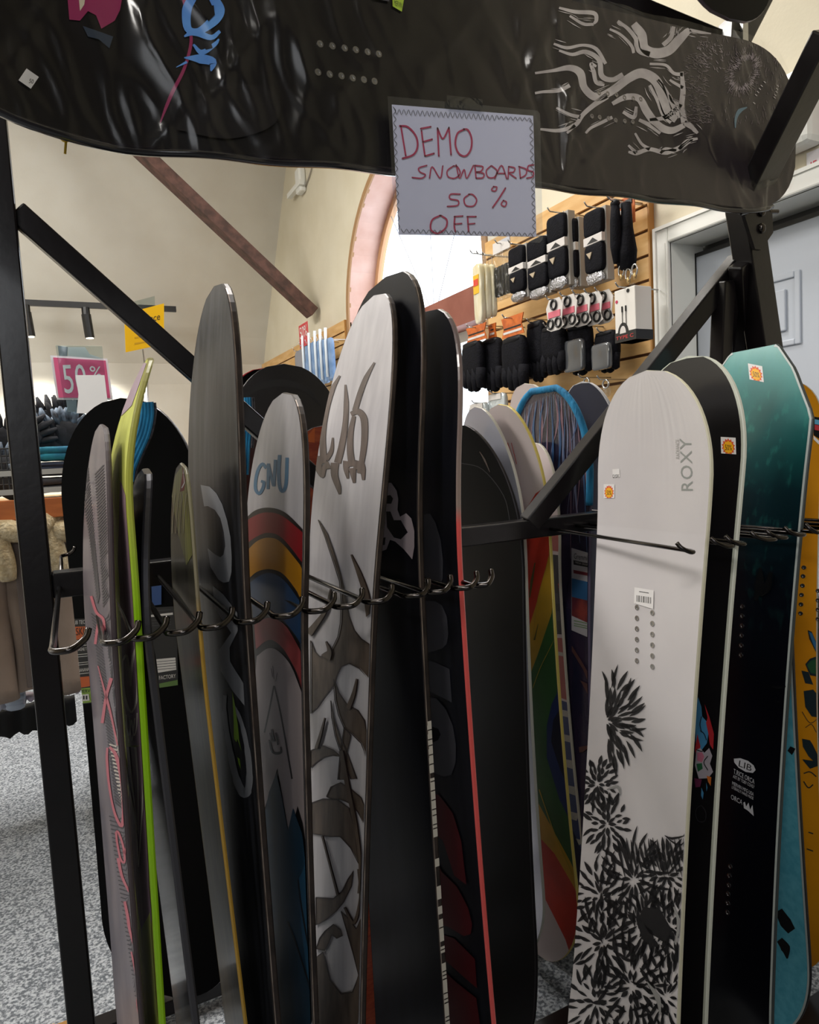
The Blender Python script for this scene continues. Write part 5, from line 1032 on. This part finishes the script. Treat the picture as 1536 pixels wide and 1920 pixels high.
# long gloves with orange header, and clips
ya, yb, za, zb = rect(1148, 372, 1190, 425, 1.93)
gl = thing('glove_pack', (1.93, (ya+yb)/2, za), 'long black glove hanging from an orange and black header card at the slatwall top', 'gloves')
MB().box((1.93, ya, za), (1.934, yb, zb)).build('header_card', ORC, gl); MB().box((1.927, ya+.01, zb-.03), (1.9299, yb-.01, zb-.012)).build('card_print', BLACKP, gl); MB().box((1.927, ya+.02, zb-.055), (1.9299, yb-.015, zb-.04)).build('card_print', WCARD, gl)
p = at(1176, 440, X=1.90)
MB().tube([p+VZ(.11), p+VZ(.02), p-VZ(.06), p-VZ(.12)], [.018, .022, .034, .028], 10).build('glove_body', BLK, gl, smooth=True)
MB().tube([p+VY(.03)+VZ(.0), p+VY(.045)-VZ(.06), p+VY(.035)-VZ(.11)], [.012, .016, .010], 8).build('glove_thumb', BLK, gl, smooth=True)
rod(gl, (ya+yb)/2, zb-.006, 1.86)
p = at(1155, 430, X=1.87)
gl2 = thing('glove', p, 'slim black sleeve hanging between the boxed packs and the orange header glove', 'gloves')
MB().tube([p+VZ(.09), p+VZ(.03), p-VZ(.06), p-VZ(.12)], [.014, .02, .022, .012], 10).build('sleeve', BLK, gl2, smooth=True); MB().blob(p+VZ(.09), VX(.016), VY(.02), VZ(.014), 1, 10, 6).build('cuff', BLK2, gl2, smooth=True)
rod(gl2, p.y, p.z+.1, p.x-.02)
for i, (px, py) in enumerate(((1165, 508), (1178, 514), (1190, 506))):
    p = at(px, py, X=1.89)
    c_ = thing('metal_clip', p, ('brassy snap clip, left of three under the long black glove', 'brassy snap clip, middle of three under the long black glove', 'bright ring clip, right of three under the long black glove')[i], 'clip')
    MB().tube([p+Vector((0, .013*math.cos(t), .02*math.sin(t))) for t in [k*math.pi/8 for k in range(17)]], .003, 6, cap=False).build('ring', SILVER, c_, smooth=True)
    MB().blob(p-VZ(.022), VX(.006), VY(.008), VZ(.012), .6, 8, 6).build('snap', mat('brass', 'a88c60', .3, .8), c_, smooth=True)
# ring cards
for i, (px, py, X) in enumerate(((1040, 590, 1.80), (1066, 584, 1.83), (1090, 581, 1.86), (1112, 579, 1.89), (1132, 576, 1.92))):
    p = at(px, py, X=X); w_, h = .052, .062
    c_ = thing('ring_card', p-VZ(h), 'white card with black elastic rings and pink label, '+('nearest the window of five', 'second from the window of five', 'middle of five', 'second from the cable box of five', 'beside the cable box, last of five')[i], 'accessory card')
    MB().prism([(.6*w_, h), (-.6*w_, h), (-w_, .5*h), (-.8*w_, -.4*h), (-w_, -.8*h), (-.5*w_, -h), (.5*w_, -h), (w_, -.8*h), (.8*w_, -.4*h), (w_, .5*h)], lambda y, z: (p.x, p.y+y, p.z+z), lambda y, z: (p.x+.003, p.y+y, p.z+z)).build('card', WCARD, c_)
    MB().box((p.x-.003, p.y-w_*.7, p.z-.010), (p.x-.0001, p.y+w_*.7, p.z+.014)).build('label', PINKL, c_)
    for dy, dz in ((.0, .038), (-.024, -.034), (.024, -.034)):
        MB().tube([p+Vector((-.004, dy+.017*math.cos(t), dz+.018*math.sin(t))) for t in [k*math.pi/8 for k in range(17)]], .0042, 6, cap=False).build('elastic_ring', BLACKP, c_, smooth=True)
    rod(c_, p.y, p.z+h-.004, p.x-.03)
# cable box
ya, yb, za, zb = rect(1153, 540, 1192, 640, 1.86)
cb = thing('cable_box', (1.86, (ya+yb)/2, za), 'white boxed charging cable with black base stripe and TYPE C print on the slatwall', 'box')
MB().box((1.86, ya, za), (1.94, yb, zb)).build('carton', mat('carton_white', 'd6d2cc', .45), cb, bevel=.003)
MB().box((1.8585, ya-.001, za), (1.9415, yb+.001, za+.035)).build('base_stripe', BLACKP, cb)
cy = (ya+yb)/2
MB().prism([(cy+.026*math.cos(t)+.01, za+.028+.040*math.sin(t)) for t in [k*math.pi/10 for k in range(11)]], lambda y, z: (1.858, y, z), lambda y, z: (1.8599, y, z)).build('cable_coil_print', BLACKP, cb)
MB().prism([(cy+.015*math.cos(t)+.01, za+.030+.026*math.sin(t)) for t in [k*math.pi/10 for k in range(11)]], lambda y, z: (1.8572, y, z), lambda y, z: (1.8579, y, z)).build('coil_centre', WCARD, cb)
for dy in (.012, -.006): MB().tube([(1.858, cy+dy, za+.06), (1.858, cy+dy, za+.11)], .0012, 6).build('cable_print', BLACKP, cb); MB().tube([(1.858, cy+dy, za+.105), (1.858, cy+dy, za+.125)], .0028, 6).build('plug_print', BLACKP, cb)
MB().tube([(1.8585, yb-.012, zb-.04), (1.8600, yb-.012, zb-.04)], .006, 12).build('red_dot', RM, cb); MB().tube([(1.8585, cy-.018, zb-.012), (1.8600, cy-.018, zb-.012)], .007, 12).build('black_dot', BLACKP, cb)
text_on('TYPE C', (1.857, yb-.006, za+.010), (1.857, ya+.01, za+.010), (1.857, yb-.006, za+.022), mat('carton_red', 'c03030', .5), cb)
rod(cb, cy, zb+.004, 1.83); MB().box((1.895, cy-.012, zb), (1.899, cy+.012, zb+.02)).build('hang_tab', CLEAR, cb)
# glove pouches
def glove(x0, y0, x1, y1, X, label, header=None, m=None, lean=0, pouch=False):
    ya, yb, za, zb = rect(x0, y0, x1, y1, X); cy = (ya+yb)/2; w_ = (yb-ya)/2; h = zb-za; r_ = thing('glove_pair', (X, cy, za), label, 'gloves')
    MB().blob((X, cy, zb-h*.33), VX(.024), VY(w_*.92), VZ(h*.36), .5, 16, 10).build('palm', m or BLK, r_, smooth=True)
    for k in range(4):
        y = cy+(k-1.5)*w_*.46; l = (.40, .46, .44, .36)[k]*h
        MB().tube([(X, y, za+h*.46), (X-.004, y, za+h*.46-l*.5), (X-.002, y, za+h*.46-l*.92), (X, y, za+h*.46-l)], [w_*.27, w_*.27, w_*.23, w_*.08], 8).build('finger', m or BLK, r_, smooth=True)
    MB().blob((X-.005, cy, zb-h*.05), VX(.02), VY(w_*.75), VZ(h*.06), .5, 14, 8).build('cuff', BLK2, r_, smooth=True)
    if header:
        hy0, hy1, hz0, hz1 = rect(*header, X-.005); c2 = (hy0+hy1)/2
        MB().prism([(hy1, hz0), (hy0, hz0), (hy0+.1*(hy1-hy0), (hz0+hz1)/2), (hy0, hz1), (hy1, hz1), (hy1-.1*(hy1-hy0), (hz0+hz1)/2)], lambda y, z: (X-.010, y, z), lambda y, z: (X-.006, y, z)).build('header_card', ORC, r_)
        MB().box((X-.0115, hy0+.014, hz0+.014), (X-.0101, hy1-.014, hz0+.024)).build('card_print', WCARD, r_); MB().box((X-.0115, hy0+.02, hz0+.034), (X-.0101, hy1-.02, hz0+.040)).build('card_print', BLACKP, r_)
        rod(r_, c2, hz1-.01, X-.05)
    else: rod(r_, cy, zb, X-.04)
    if pouch: MB().blob((X-.03, cy, za+h*.4), VX(.012), VY(w_*.8), VZ(h*.32), .3, 14, 8).build('clear_window', mat('smoked_plastic', '4a4c50', .15, coat=1), r_, smooth=True)
    return r_
glove(870, 642, 908, 736, 1.80, 'black gloves under an orange header, nearest the arched window in the lower row', (876, 610, 914, 640))
glove(905, 636, 944, 736, 1.85, 'black gloves with a narrow orange header, second from the window in the lower row', (917, 607, 932, 634))
glove(944, 632, 990, 734, 1.82, 'black gloves under the widest orange header in the lower row', (942, 592, 984, 630))
glove(992, 604, 1026, 718, 1.88, 'black gloves with no header hanging right of the widest orange header', None)
glove(1018, 612, 1062, 704, 1.86, 'black wrist gaiter gloves with a grey strap below the ring cards', None)
p = at(1030, 660, X=1.83); MB().tube(smooth([p+VZ(.045), p+VY(.005), p-VZ(.05)-VY(.01)], 4), .008, 6)
glove(1064, 610, 1112, 705, 1.90, 'black gloves with a smoked clear window, left of two such pairs', None, pouch=True)
glove(1118, 622, 1162, 700, 1.92, 'black gloves with a smoked clear window, right of two such pairs, under the cable box', None, pouch=True)
for i, (px, py) in enumerate(((1100, 716), (1136, 720))):
    p = at(px, py, X=1.9); c_ = thing('buckle_pack', p, ('small chrome buckle in clear wrap, left of two above the film wrapped board', 'small chrome buckle in clear wrap, right of two beside the white ROXY board')[i], 'buckle')
    MB().tube([p+Vector((0, .016*math.cos(t), .016*math.sin(t))) for t in [k*math.pi/6 for k in range(13)]], .004, 6, cap=False).build('ring', SILVER, c_, smooth=True); MB().blob(p-VZ(.03), VX(.01), VY(.02), VZ(.02), .5, 10, 6).build('wrap', CLEAR, c_, smooth=True); rod(c_, p.y, p.z+.017, p.x-.03)
for i, (px, py, X) in enumerate(((900, 790, 1.84), (935, 772, 1.86))):
    ya, yb, za, zb = rect(px-16, py-35, px+16, py+40, X); c_ = thing('clear_pack', (X, (ya+yb)/2, za), ('pale clear packet hanging low beside the window, left of two', 'pale clear packet hanging low beside the window, right of two')[i], 'pack')
    MB().blob((X, (ya+yb)/2, (za+zb)/2), VX(.014), VY((yb-ya)/2), VZ((zb-za)/2), .3, 14, 8, .002).build('packet', mat('pale_plastic', 'aeb6b8', .2, coat=1, bump=.5, bscale=50), c_, smooth=True); MB().box((X-.018, ya+.02, zb-.03), (X-.013, yb-.02, zb-.005)).build('label', WCARD, c_); rod(c_, (ya+yb)/2, zb, X-.03)

# goods on the far slatwall panel
Xf = 1.86
for i, (x0, x1, y0, y1, kind) in enumerate(((556, 574, 655, 720, 0), (570, 584, 645, 730, 1), (582, 596, 640, 730, 1), (594, 606, 637, 725, 1), (604, 616, 634, 720, 1), (614, 626, 632, 715, 1))):
    ya, yb, za, zb = rect(x0, y0, x1, y1, Xf); c_ = thing('goggle_strap_pack', (Xf, (ya+yb)/2, za), ('grey pouch at the left end of the far slatwall row', 'blue and white strap pack, first after the grey pouch', 'blue and white strap pack, second after the grey pouch', 'blue and white strap pack, third after the grey pouch', 'blue and white strap pack, fourth after the grey pouch', 'blue and white strap pack, last before the antler board')[i], 'pack')
    MB().blob((Xf, (ya+yb)/2, (za+zb)/2), VX(.02), VY((yb-ya)/2*.95), VZ((zb-za)/2), .4, 12, 8).build('pouch', mat('denim_pouch', '5878a0', .5, 0, '7c94b4', 12) if kind else mat('grey_pouch', '7c7c82', .7), c_, smooth=True)
    if kind: MB().tube([(Xf-.03, (ya+yb)/2, za+.03), (Xf-.03, (ya+yb)/2, zb), (Xf-.03, (ya+yb)/2-.01, zb+.07)], .011, 6).build('white_hanger', mat('bright_white', 'e4ecf2', .3), c_, smooth=True)
    rod(c_, (ya+yb)/2, zb-.01, Xf-.05, .03)
ya, yb, za, zb = rect(561, 606, 578, 650, 1.84)
s50 = thing('sale_card', (1.84, (ya+yb)/2, za), 'small red 50% card standing above the far slatwall hooks', 'sign'); MB().box((1.84, ya, za), (1.843, yb, zb)).build('card', mat('sale_red', 'b8383c', .5), s50); text_on('50%', (1.8393, yb-.02, za+.07), (1.8393, ya+.02, za+.07), (1.8393, yb-.02, za+.16), WCARD, s50, spacing=.9)
MB().tube([(1.842, (ya+yb)/2, za-.12), (1.842, (ya+yb)/2, za)], .004, 6).build('clip_stem', SILVER, s50); MB().tube([(1.842, (ya+yb)/2, za-.12), (XW-.024, (ya+yb)/2, za-.12)], .004, 6).build('clip_arm', SILVER, s50)

# ------------------------------------------------------------------ clothing fixture at the left
YF = 3.25
LP = lambda x, y, Y=YF: at(x, y, Y=Y)
fx = thing('display_fixture', (-.45, YF, 0), 'wood-trimmed shop fixture with a wire shelf above hanging jackets at the left edge', 'display stand')
WD = mat('orange_pine', 'b8672c', .5, 0, 'a2561f', 6, (1, 1, 6)); WD2 = mat('pale_pine', 'b08a5c', .5)
zt_ = LP(60, 932).z; xe = LP(150, 940).x
MB().box((-1.1, YF-.28, zt_-.075), (xe, YF-.24, zt_)).build('front_board', WD, fx, bevel=.003)
MB().box((-1.1, YF-.24, zt_-.03), (xe, YF+.35, zt_-.005)).build('shelf', WD2, fx)
MB().box((-1.1, YF-.235, zt_-.14), (xe-.02, YF-.2, zt_-.08)).build('lower_rail', WD2, fx)
for z in (zt_+.03, zt_+.10): MB().bar((-1.1, YF-.26, z), (xe, YF-.26, z), .02, .02).build('shelf_rail', mat('pale_metal', 'a8a49c', .4, .4), fx)
for x in (-.98, xe-.03):
    MB().box((x-.02, YF+.05, 0), (x+.02, YF+.09, zt_+.12)).build('upright', BLACKP, fx); MB().box((x-.03, YF-.3, 0), (x+.03, YF+.4, .03)).build('foot', BLACKP, fx, bevel=.006)
MB().tube([(-1.08, YF-.12, zt_-.10), (xe-.02, YF-.12, zt_-.10)], .012, 8).build('hanging_rail', CHROME, fx, smooth=True)
# wire basket
bk = thing('wire_basket', LP(15, 930, YF-.1), 'black wire basket of padded gloves at the left edge of the shelf', 'basket')
c0 = LP(-40, 925, YF-.1); c1 = LP(34, 842, YF-.1)
for k in range(7): z = c0.z+(c1.z-c0.z)*k/6; MB().tube([(c0.x, YF-.2, z), (c1.x, YF-.2, z), (c1.x, YF+.1, z)], .003, 5).build('wire', BLACKP, bk)
for k in range(9): x = c0.x+(c1.x-c0.x)*k/8; MB().tube([(x, YF-.2, c0.z), (x, YF-.2, c1.z)], .003, 5).build('wire', BLACKP, bk)
GLB_ = mat('glove_pad_blue', '6c7c8e', .6, 0, '2a2c34', 30); KN = mat('glove_black_fabric', '15161a', .8, 0, '26272e', 30)
def shelf_glove(p, rot, sc, m, label, group):
    r_ = thing('padded_glove', p, label, 'glove', group)
    Rm = Matrix.Rotation(rot[1], 3, 'Y') @ Matrix.Rotation(rot[0], 3, 'X'); q_ = lambda x, y, z: Vector(p)+Rm @ (Vector((x, y, z))*sc)
    MB().blob(q_(0, 0, .04), Rm @ VX(.045*sc), Rm @ VY(.02*sc), Rm @ VZ(.06*sc), .6, 12, 8).build('palm', KN, r_, smooth=True)
    for k in range(4):
        x = (k-1.5)*.022; l = (.06, .075, .07, .055)[k]; MB().tube([q_(x, 0, .085), q_(x*1.25, -.004, .085+l*.6), q_(x*1.4, -.006, .085+l)], [.012*sc, .0125*sc, .005*sc], 7).build('finger', m, r_, smooth=True)
    MB().tube([q_(.04, 0, .03), q_(.065, -.005, .065), q_(.068, -.006, .09)], [.012*sc, .012*sc, .005*sc], 7).build('thumb', m, r_, smooth=True)
random.seed(4)
where = ['standing upright', 'leaning left', 'leaning right', 'lying back']
gx = [(82, 812), (95, 806), (108, 802), (121, 800), (134, 804), (146, 806), (88, 826), (104, 828), (120, 826), (136, 828)]
for i, (x, y) in enumerate(gx): shelf_glove(tuple(LP(x, y+8, YF+(.12 if i < 6 else 0))), (random.uniform(-.25, .25), random.uniform(-.5, .5)), 1.05, GLB_ if i >= 6 else KN, 'dark padded glove in the pile above the teal folded garment', 'dark gloves heaped above the teal garment')
for i, (x, y) in enumerate(((-10, 915), (12, 918), (28, 912), (5, 895), (26, 892))): shelf_glove(tuple(LP(x, y+6, YF-.08)), (random.uniform(-.5, .2), random.uniform(-1.0, 1.0)), 1.0, GLB_, 'black glove with pale blue finger pads in the wire basket', 'padded gloves in the wire basket')
for i, (x, y) in enumerate(((2, 850), (16, 840), (28, 832))): shelf_glove(tuple(LP(x, y, YF)), (.2, random.uniform(-1.3, 1.3)), 1.1, KN, ('plain black glove on top of the wire basket, farthest left', 'plain black glove on top of the wire basket, middle of three', 'plain black glove on top of the wire basket, nearest the black post')[i], 'black gloves on top of the basket')
def folded(x0, y0, x1, y1, m, name, label, cat, n=3):
    a = LP(x0, y1, YF-.1); b_ = LP(x1, y0, YF-.1); r_ = thing(name, ((a.x+b_.x)/2, YF, a.z), label, cat); h = (b_.z-a.z)/n
    for k in range(n): MB().blob(((a.x+b_.x)/2+random.uniform(-.01, .01), YF, a.z+h*(k+.5)), VX((b_.x-a.x)/2), VY(.13), VZ(h*.55), .3, 18, 8, .003).build('fold', m, r_, smooth=True)
folded(60, 864, 150, 893, mat('navy_cloth', '20283c', .8, 0, '2c3448', 20), 'folded_trousers', 'navy folded garments under the teal one on the shelf', 'clothes')
folded(64, 836, 150, 864, mat('teal_cloth', '14788c', .8, 0, '0e5a78', 20, bump=.4, bscale=20), 'folded_jacket', 'bright teal folded jacket on the shelf under the gloves', 'clothes', 2)
folded(60, 893, 150, 925, mat('charcoal_cloth', '2a2a30', .8), 'folded_shirt', 'charcoal folded garments at the bottom of the shelf stack', 'clothes', 2)
# jackets
SH = mat('sherpa_cream', 'c8b898', .95, 0, 'b09c78', 50, bump=1, bscale=90); BG = mat('taupe_suede', '7c6c60', .85, 0, '8c7c70', 4, bump=.25, bscale=30); BG2 = mat('dark_taupe_placket', '5e5450', .8)
def jacket(cx, y0, y1, wpx, Y, label, m=BG):
    T = LP(cx, y0, Y); B_ = LP(cx, y1, Y); h = T.z-B_.z; w_ = (LP(cx+wpx, y0, Y).x-T.x); r_ = thing('jacket', B_, label, 'jacket')
    mb = MB(); nu, nv = 28, 22
    for i in range(nv+1):
        t = i/nv; hw = w_*(.35+.65*min(1, t*5)**.6)*(1-.05*math.sin(t*3))
        for j in range(nu):
            a = 2*math.pi*j/nu; dep = .09*(.5+.5*min(1, t*4)); fold = .010*math.sin(a*7+t*4)*t+.008*math.sin(a*3-t*9)
            mb.v.append(Vector((T.x+(hw+fold)*math.cos(a), Y+(dep+fold*1.5)*math.sin(a), T.z-h*t)))
    for i in range(nv):
        for j in range(nu): mb.f.append([i*nu+j, i*nu+(j+1) % nu, (i+1)*nu+(j+1) % nu, (i+1)*nu+j])
    mb.f.append(list(range(nu))); mb.build('body', m, r_, smooth=True)
    for sg in (-1, 1): MB().tube(smooth([(T.x+sg*w_*.7, Y-.0, T.z-.05), (T.x+sg*w_*1.02, Y-.03, T.z-.2), (T.x+sg*w_*1.05, Y-.06, T.z-.45), (T.x+sg*w_*.98, Y-.08, T.z-.66)], 4), [.065, .07, .072, .07, .068, .068, .066, .064, .062, .06, .058, .056, .055][:13], 12).build('sleeve', m, r_, smooth=True)
    MB().box((T.x-.03, Y-.108, B_.z+.02), (T.x+.035, Y-.096, T.z-.06)).build('placket', BG2, r_, bevel=.004)
    ring = [(T.x+.12*math.cos(t), Y-.03+.11*math.sin(t), T.z+.015+.03*math.cos(t*2)) for t in [k*2*math.pi/20 for k in range(21)]]
    MB().tube(ring, [.04+.008*math.sin(k*2.3) for k in range(21)], 10, cap=False).build('sherpa_collar', SH, r_, smooth=True)
    MB().tube(smooth([(T.x-.08, Y-.13, T.z+.01), (T.x-.06, Y-.14, T.z-.1), (T.x-.055, Y-.125, T.z-.19)], 4), [.03, .032, .034, .035, .036, .036, .036, .034, .03], 10).build('sherpa_lapel', SH, r_, smooth=True)
    MB().tube(smooth([(T.x-.13, Y-.125, T.z-.35), (T.x-.16, Y-.12, T.z-.55)], 4), .006, 6).build('pocket_zip', SILVER, r_); MB().box((T.x-.145, Y-.132, T.z-.40), (T.x-.135, Y-.125, T.z-.36)).build('zip_pull', mat('cream_pull', 'c8b480', .5), r_)
    MB().tube([(T.x, YF-.12, T.z+.02), (T.x, YF-.12, T.z+.11)], .004, 6).build('hanger_hook', CHROME, r_)
    return r_
jacket(40, 985, 1288, 62, YF-.15, 'taupe suede jacket with thick cream sherpa collar hanging left of the black post')
jacket(135, 985, 1288, 40, YF-.12, 'second taupe jacket with white sherpa collar, seen just right of the black post', mat('grey_taupe', '75685f', .85, 0, '837468', 4))
def drape(x0, x1, y0, y1, Y, m, name, label, cat, fr=False):
    a = LP(x0, y1, Y); b_ = LP(x1, y0, Y); mb = MB(); nu, nv = 24, 6
    for sgn in (0, 1):
        for i in range(nv+1):
            for j in range(nu+1):
                x = a.x+(b_.x-a.x)*j/nu; mb.v.append(Vector((x, Y+(.03 if sgn else -.03)*1+.012*math.sin(j*1.3), b_.z+(a.z-b_.z)*i/nv+(.008*math.sin(j*1.9) if i == nv else 0))))
    o_ = (nu+1)*(nv+1)
    for k in (0, o_):
        for i in range(nv):
            for j in range(nu): q_ = k+i*(nu+1)+j; mb.f.append([q_, q_+1, q_+nu+2, q_+nu+1])
    for j in range(nu): mb.f.append([j, j+1, o_+j+1, o_+j]); q_ = nv*(nu+1)+j; mb.f.append([q_, q_+1, o_+q_+1, o_+q_])
    r_ = thing(name, ((a.x+b_.x)/2, Y, a.z), label, cat); mb.build('cloth', m, r_, smooth=True)
    if fr:
        for k in range(4): MB().blob((b_.x-.035+.004*math.sin(k*2), Y-.035, b_.z+(a.z-b_.z)*(k+.6)/4), VX(.035), VY(.014), VZ(.016), .8, 10, 6).build('frill', mat('pale_frill', '9aa4b4', .8), r_, smooth=True)
    return r_
drape(-60, 46, 1286, 1340, YF-.05, mat('pale_cloth', 'a8a8b4', .8), 'blouse', 'pale grey-white blouse hem with frilled edge showing below the taupe jacket', 'clothes', True)
drape(46, 150, 1284, 1312, YF+.0, mat('lilac_cloth', 'b4a8b4', .8), 'shirt', 'lilac white shirt hem between the blouse and the black post', 'clothes')
drape(-60, 140, 1305, 1392, YF+.10, mat('black_cloth', '08080a', .9), 'trousers', 'black trousers hanging lowest on the clothing fixture', 'clothes')

# signs among the clothes
sp = thing('sale_sign', LP(150, 770, 3.1), 'pink 50% sign behind a clear stand with a blank white sheet', 'sign')
A = lambda x, y, d=0: at(x, y, Y=3.1-d)
def plate(pts, m, nm, par, d=0, th=.004, f=A):
    a = [f(x, y, d) for x, y in pts]; c_ = [p_+VY(th) for p_ in a]; n = len(a); mb = MB(); mb.v = a+c_; mb.f = [list(range(n)), list(range(n, 2*n))[::-1]]+[[i, (i+1) % n, n+(i+1) % n, n+i] for i in range(n)]; return mb.build(nm, m, par)
zs = lambda p_: zc(0, 540, 4.518, p_)
plate(zs([(425, 570), (910, 598), (957, 948), (483, 945)]), mat('sign_white', 'e8eaee', .4), 'sign_border', sp, 0)
plate(zs([(450, 588), (895, 615), (935, 932), (497, 928)]), mat('sign_pink', 'd85a86', .4), 'sign_panel', sp, .004, .003)
def t3(s_, p, m, par, d, f=A): return text_on(s_, f(*p[0], d), f(*p[1], d), f(*p[2], d), m, par)
t3('50', zs([(550, 895), (745, 885), (520, 650)]), MATS['sign_white'], sp, .0048); t3('%', zs([(765, 770), (865, 775), (758, 660)]), MATS['sign_white'], sp, .0048)
plate(zs([(470, 485), (865, 492), (925, 1072), (560, 1075)]), film('acrylic', 'eef4f4', .04, .05, .1, 3), 'acrylic_holder', sp, .05, .006)
plate(zs([(490, 490), (575, 500), (570, 578), (500, 575)]), mat('grey_blue_paper', '8a929c', .6), 'paper_corner', sp, .04, .001); plate(zs([(560, 950), (650, 950), (650, 1050), (575, 1050)]), MATS['grey_blue_paper'], 'paper_corner', sp, .04, .001)
plate(zs([(575, 500), (720, 500), (760, 560), (850, 590), (850, 600), (575, 578)]), MATS['sign_white'], 'paper_strip', sp, .042, .001)
plate(zs([(640, 738), (885, 738), (925, 1070), (650, 1060), (665, 900)]), mat('bright_sheet', 'f4f4f6', .5), 'white_sheet', sp, .058, .001)
MB().tube([A(166, 778), A(170, 900)], .010, 8).build('stem', SILVER, sp, smooth=True)
yl = thing('clearance_sign', LP(270, 660, 3.6), 'yellow sign reading Clearance on a thin chrome pole, crossed by the rack brace', 'sign')
B2 = lambda x, y, d=0: at(x, y, Y=3.6-d)
zy = zs
plate(zy([(1055, 310), (1160, 190), (1390, 130), (1390, 475), (1065, 545)]), MATS.get('q') or mat('sign_yellow', 'e8b400', .4), 'sign_panel', yl, 0, .004, B2)
t3('Clearance', zy([(1085, 330), (1357, 268), (1085, 270)]), mat('sign_ink', '3a2c10', .5), yl, .001, B2)
for k, w_ in enumerate((.8, .5, .62)): plate(zy([(1140, 365+k*50), (1140+170*w_, 357+k*45), (1140+170*w_, 368+k*45), (1140, 378+k*50)]), mat('sign_small_print', 'c89808', .5), 'small_print', yl, .001, .0005, B2)
plate(zy([(1120, 118), (1310, 68), (1318, 260), (1125, 300)]), MATS['acrylic'], 'acrylic_holder', yl, -.03, .005, B2)
MB().tube([B2(268, 655), B2(273, 700)], .004, 8).build('pole', SILVER, yl); MB().tube([B2(273, 698), B2(280, 1000)], .011, 10).build('pole', SILVER, yl, smooth=True)
b_ = B2(280, 1000); MB().tube([b_, (b_.x, b_.y, .02)], .011, 10).build('pole', SILVER, yl, smooth=True); MB().box((b_.x-.15, b_.y-.15, 0), (b_.x+.15, b_.y+.15, .02)).build('base', BLACKP, yl, bevel=.004)
# cardboard box corner at the bottom left
p = at(112, 1916, Z=.27)
bx = thing('cardboard_box', (p.x, p.y-.1, 0), 'tan cardboard box whose corner shows at the bottom beside the black post', 'box')
MB().box((p.x-.12, p.y-.30, 0), (p.x+.03, p.y, .27)).build('carton', mat('kraft_card', 'a87838', .8), bx, bevel=.004); MB().box((p.x-.06, p.y-.301, .1), (p.x-.01, p.y+.001, .271)).build('tape', mat('parcel_tape', 'b89058', .3), bx)
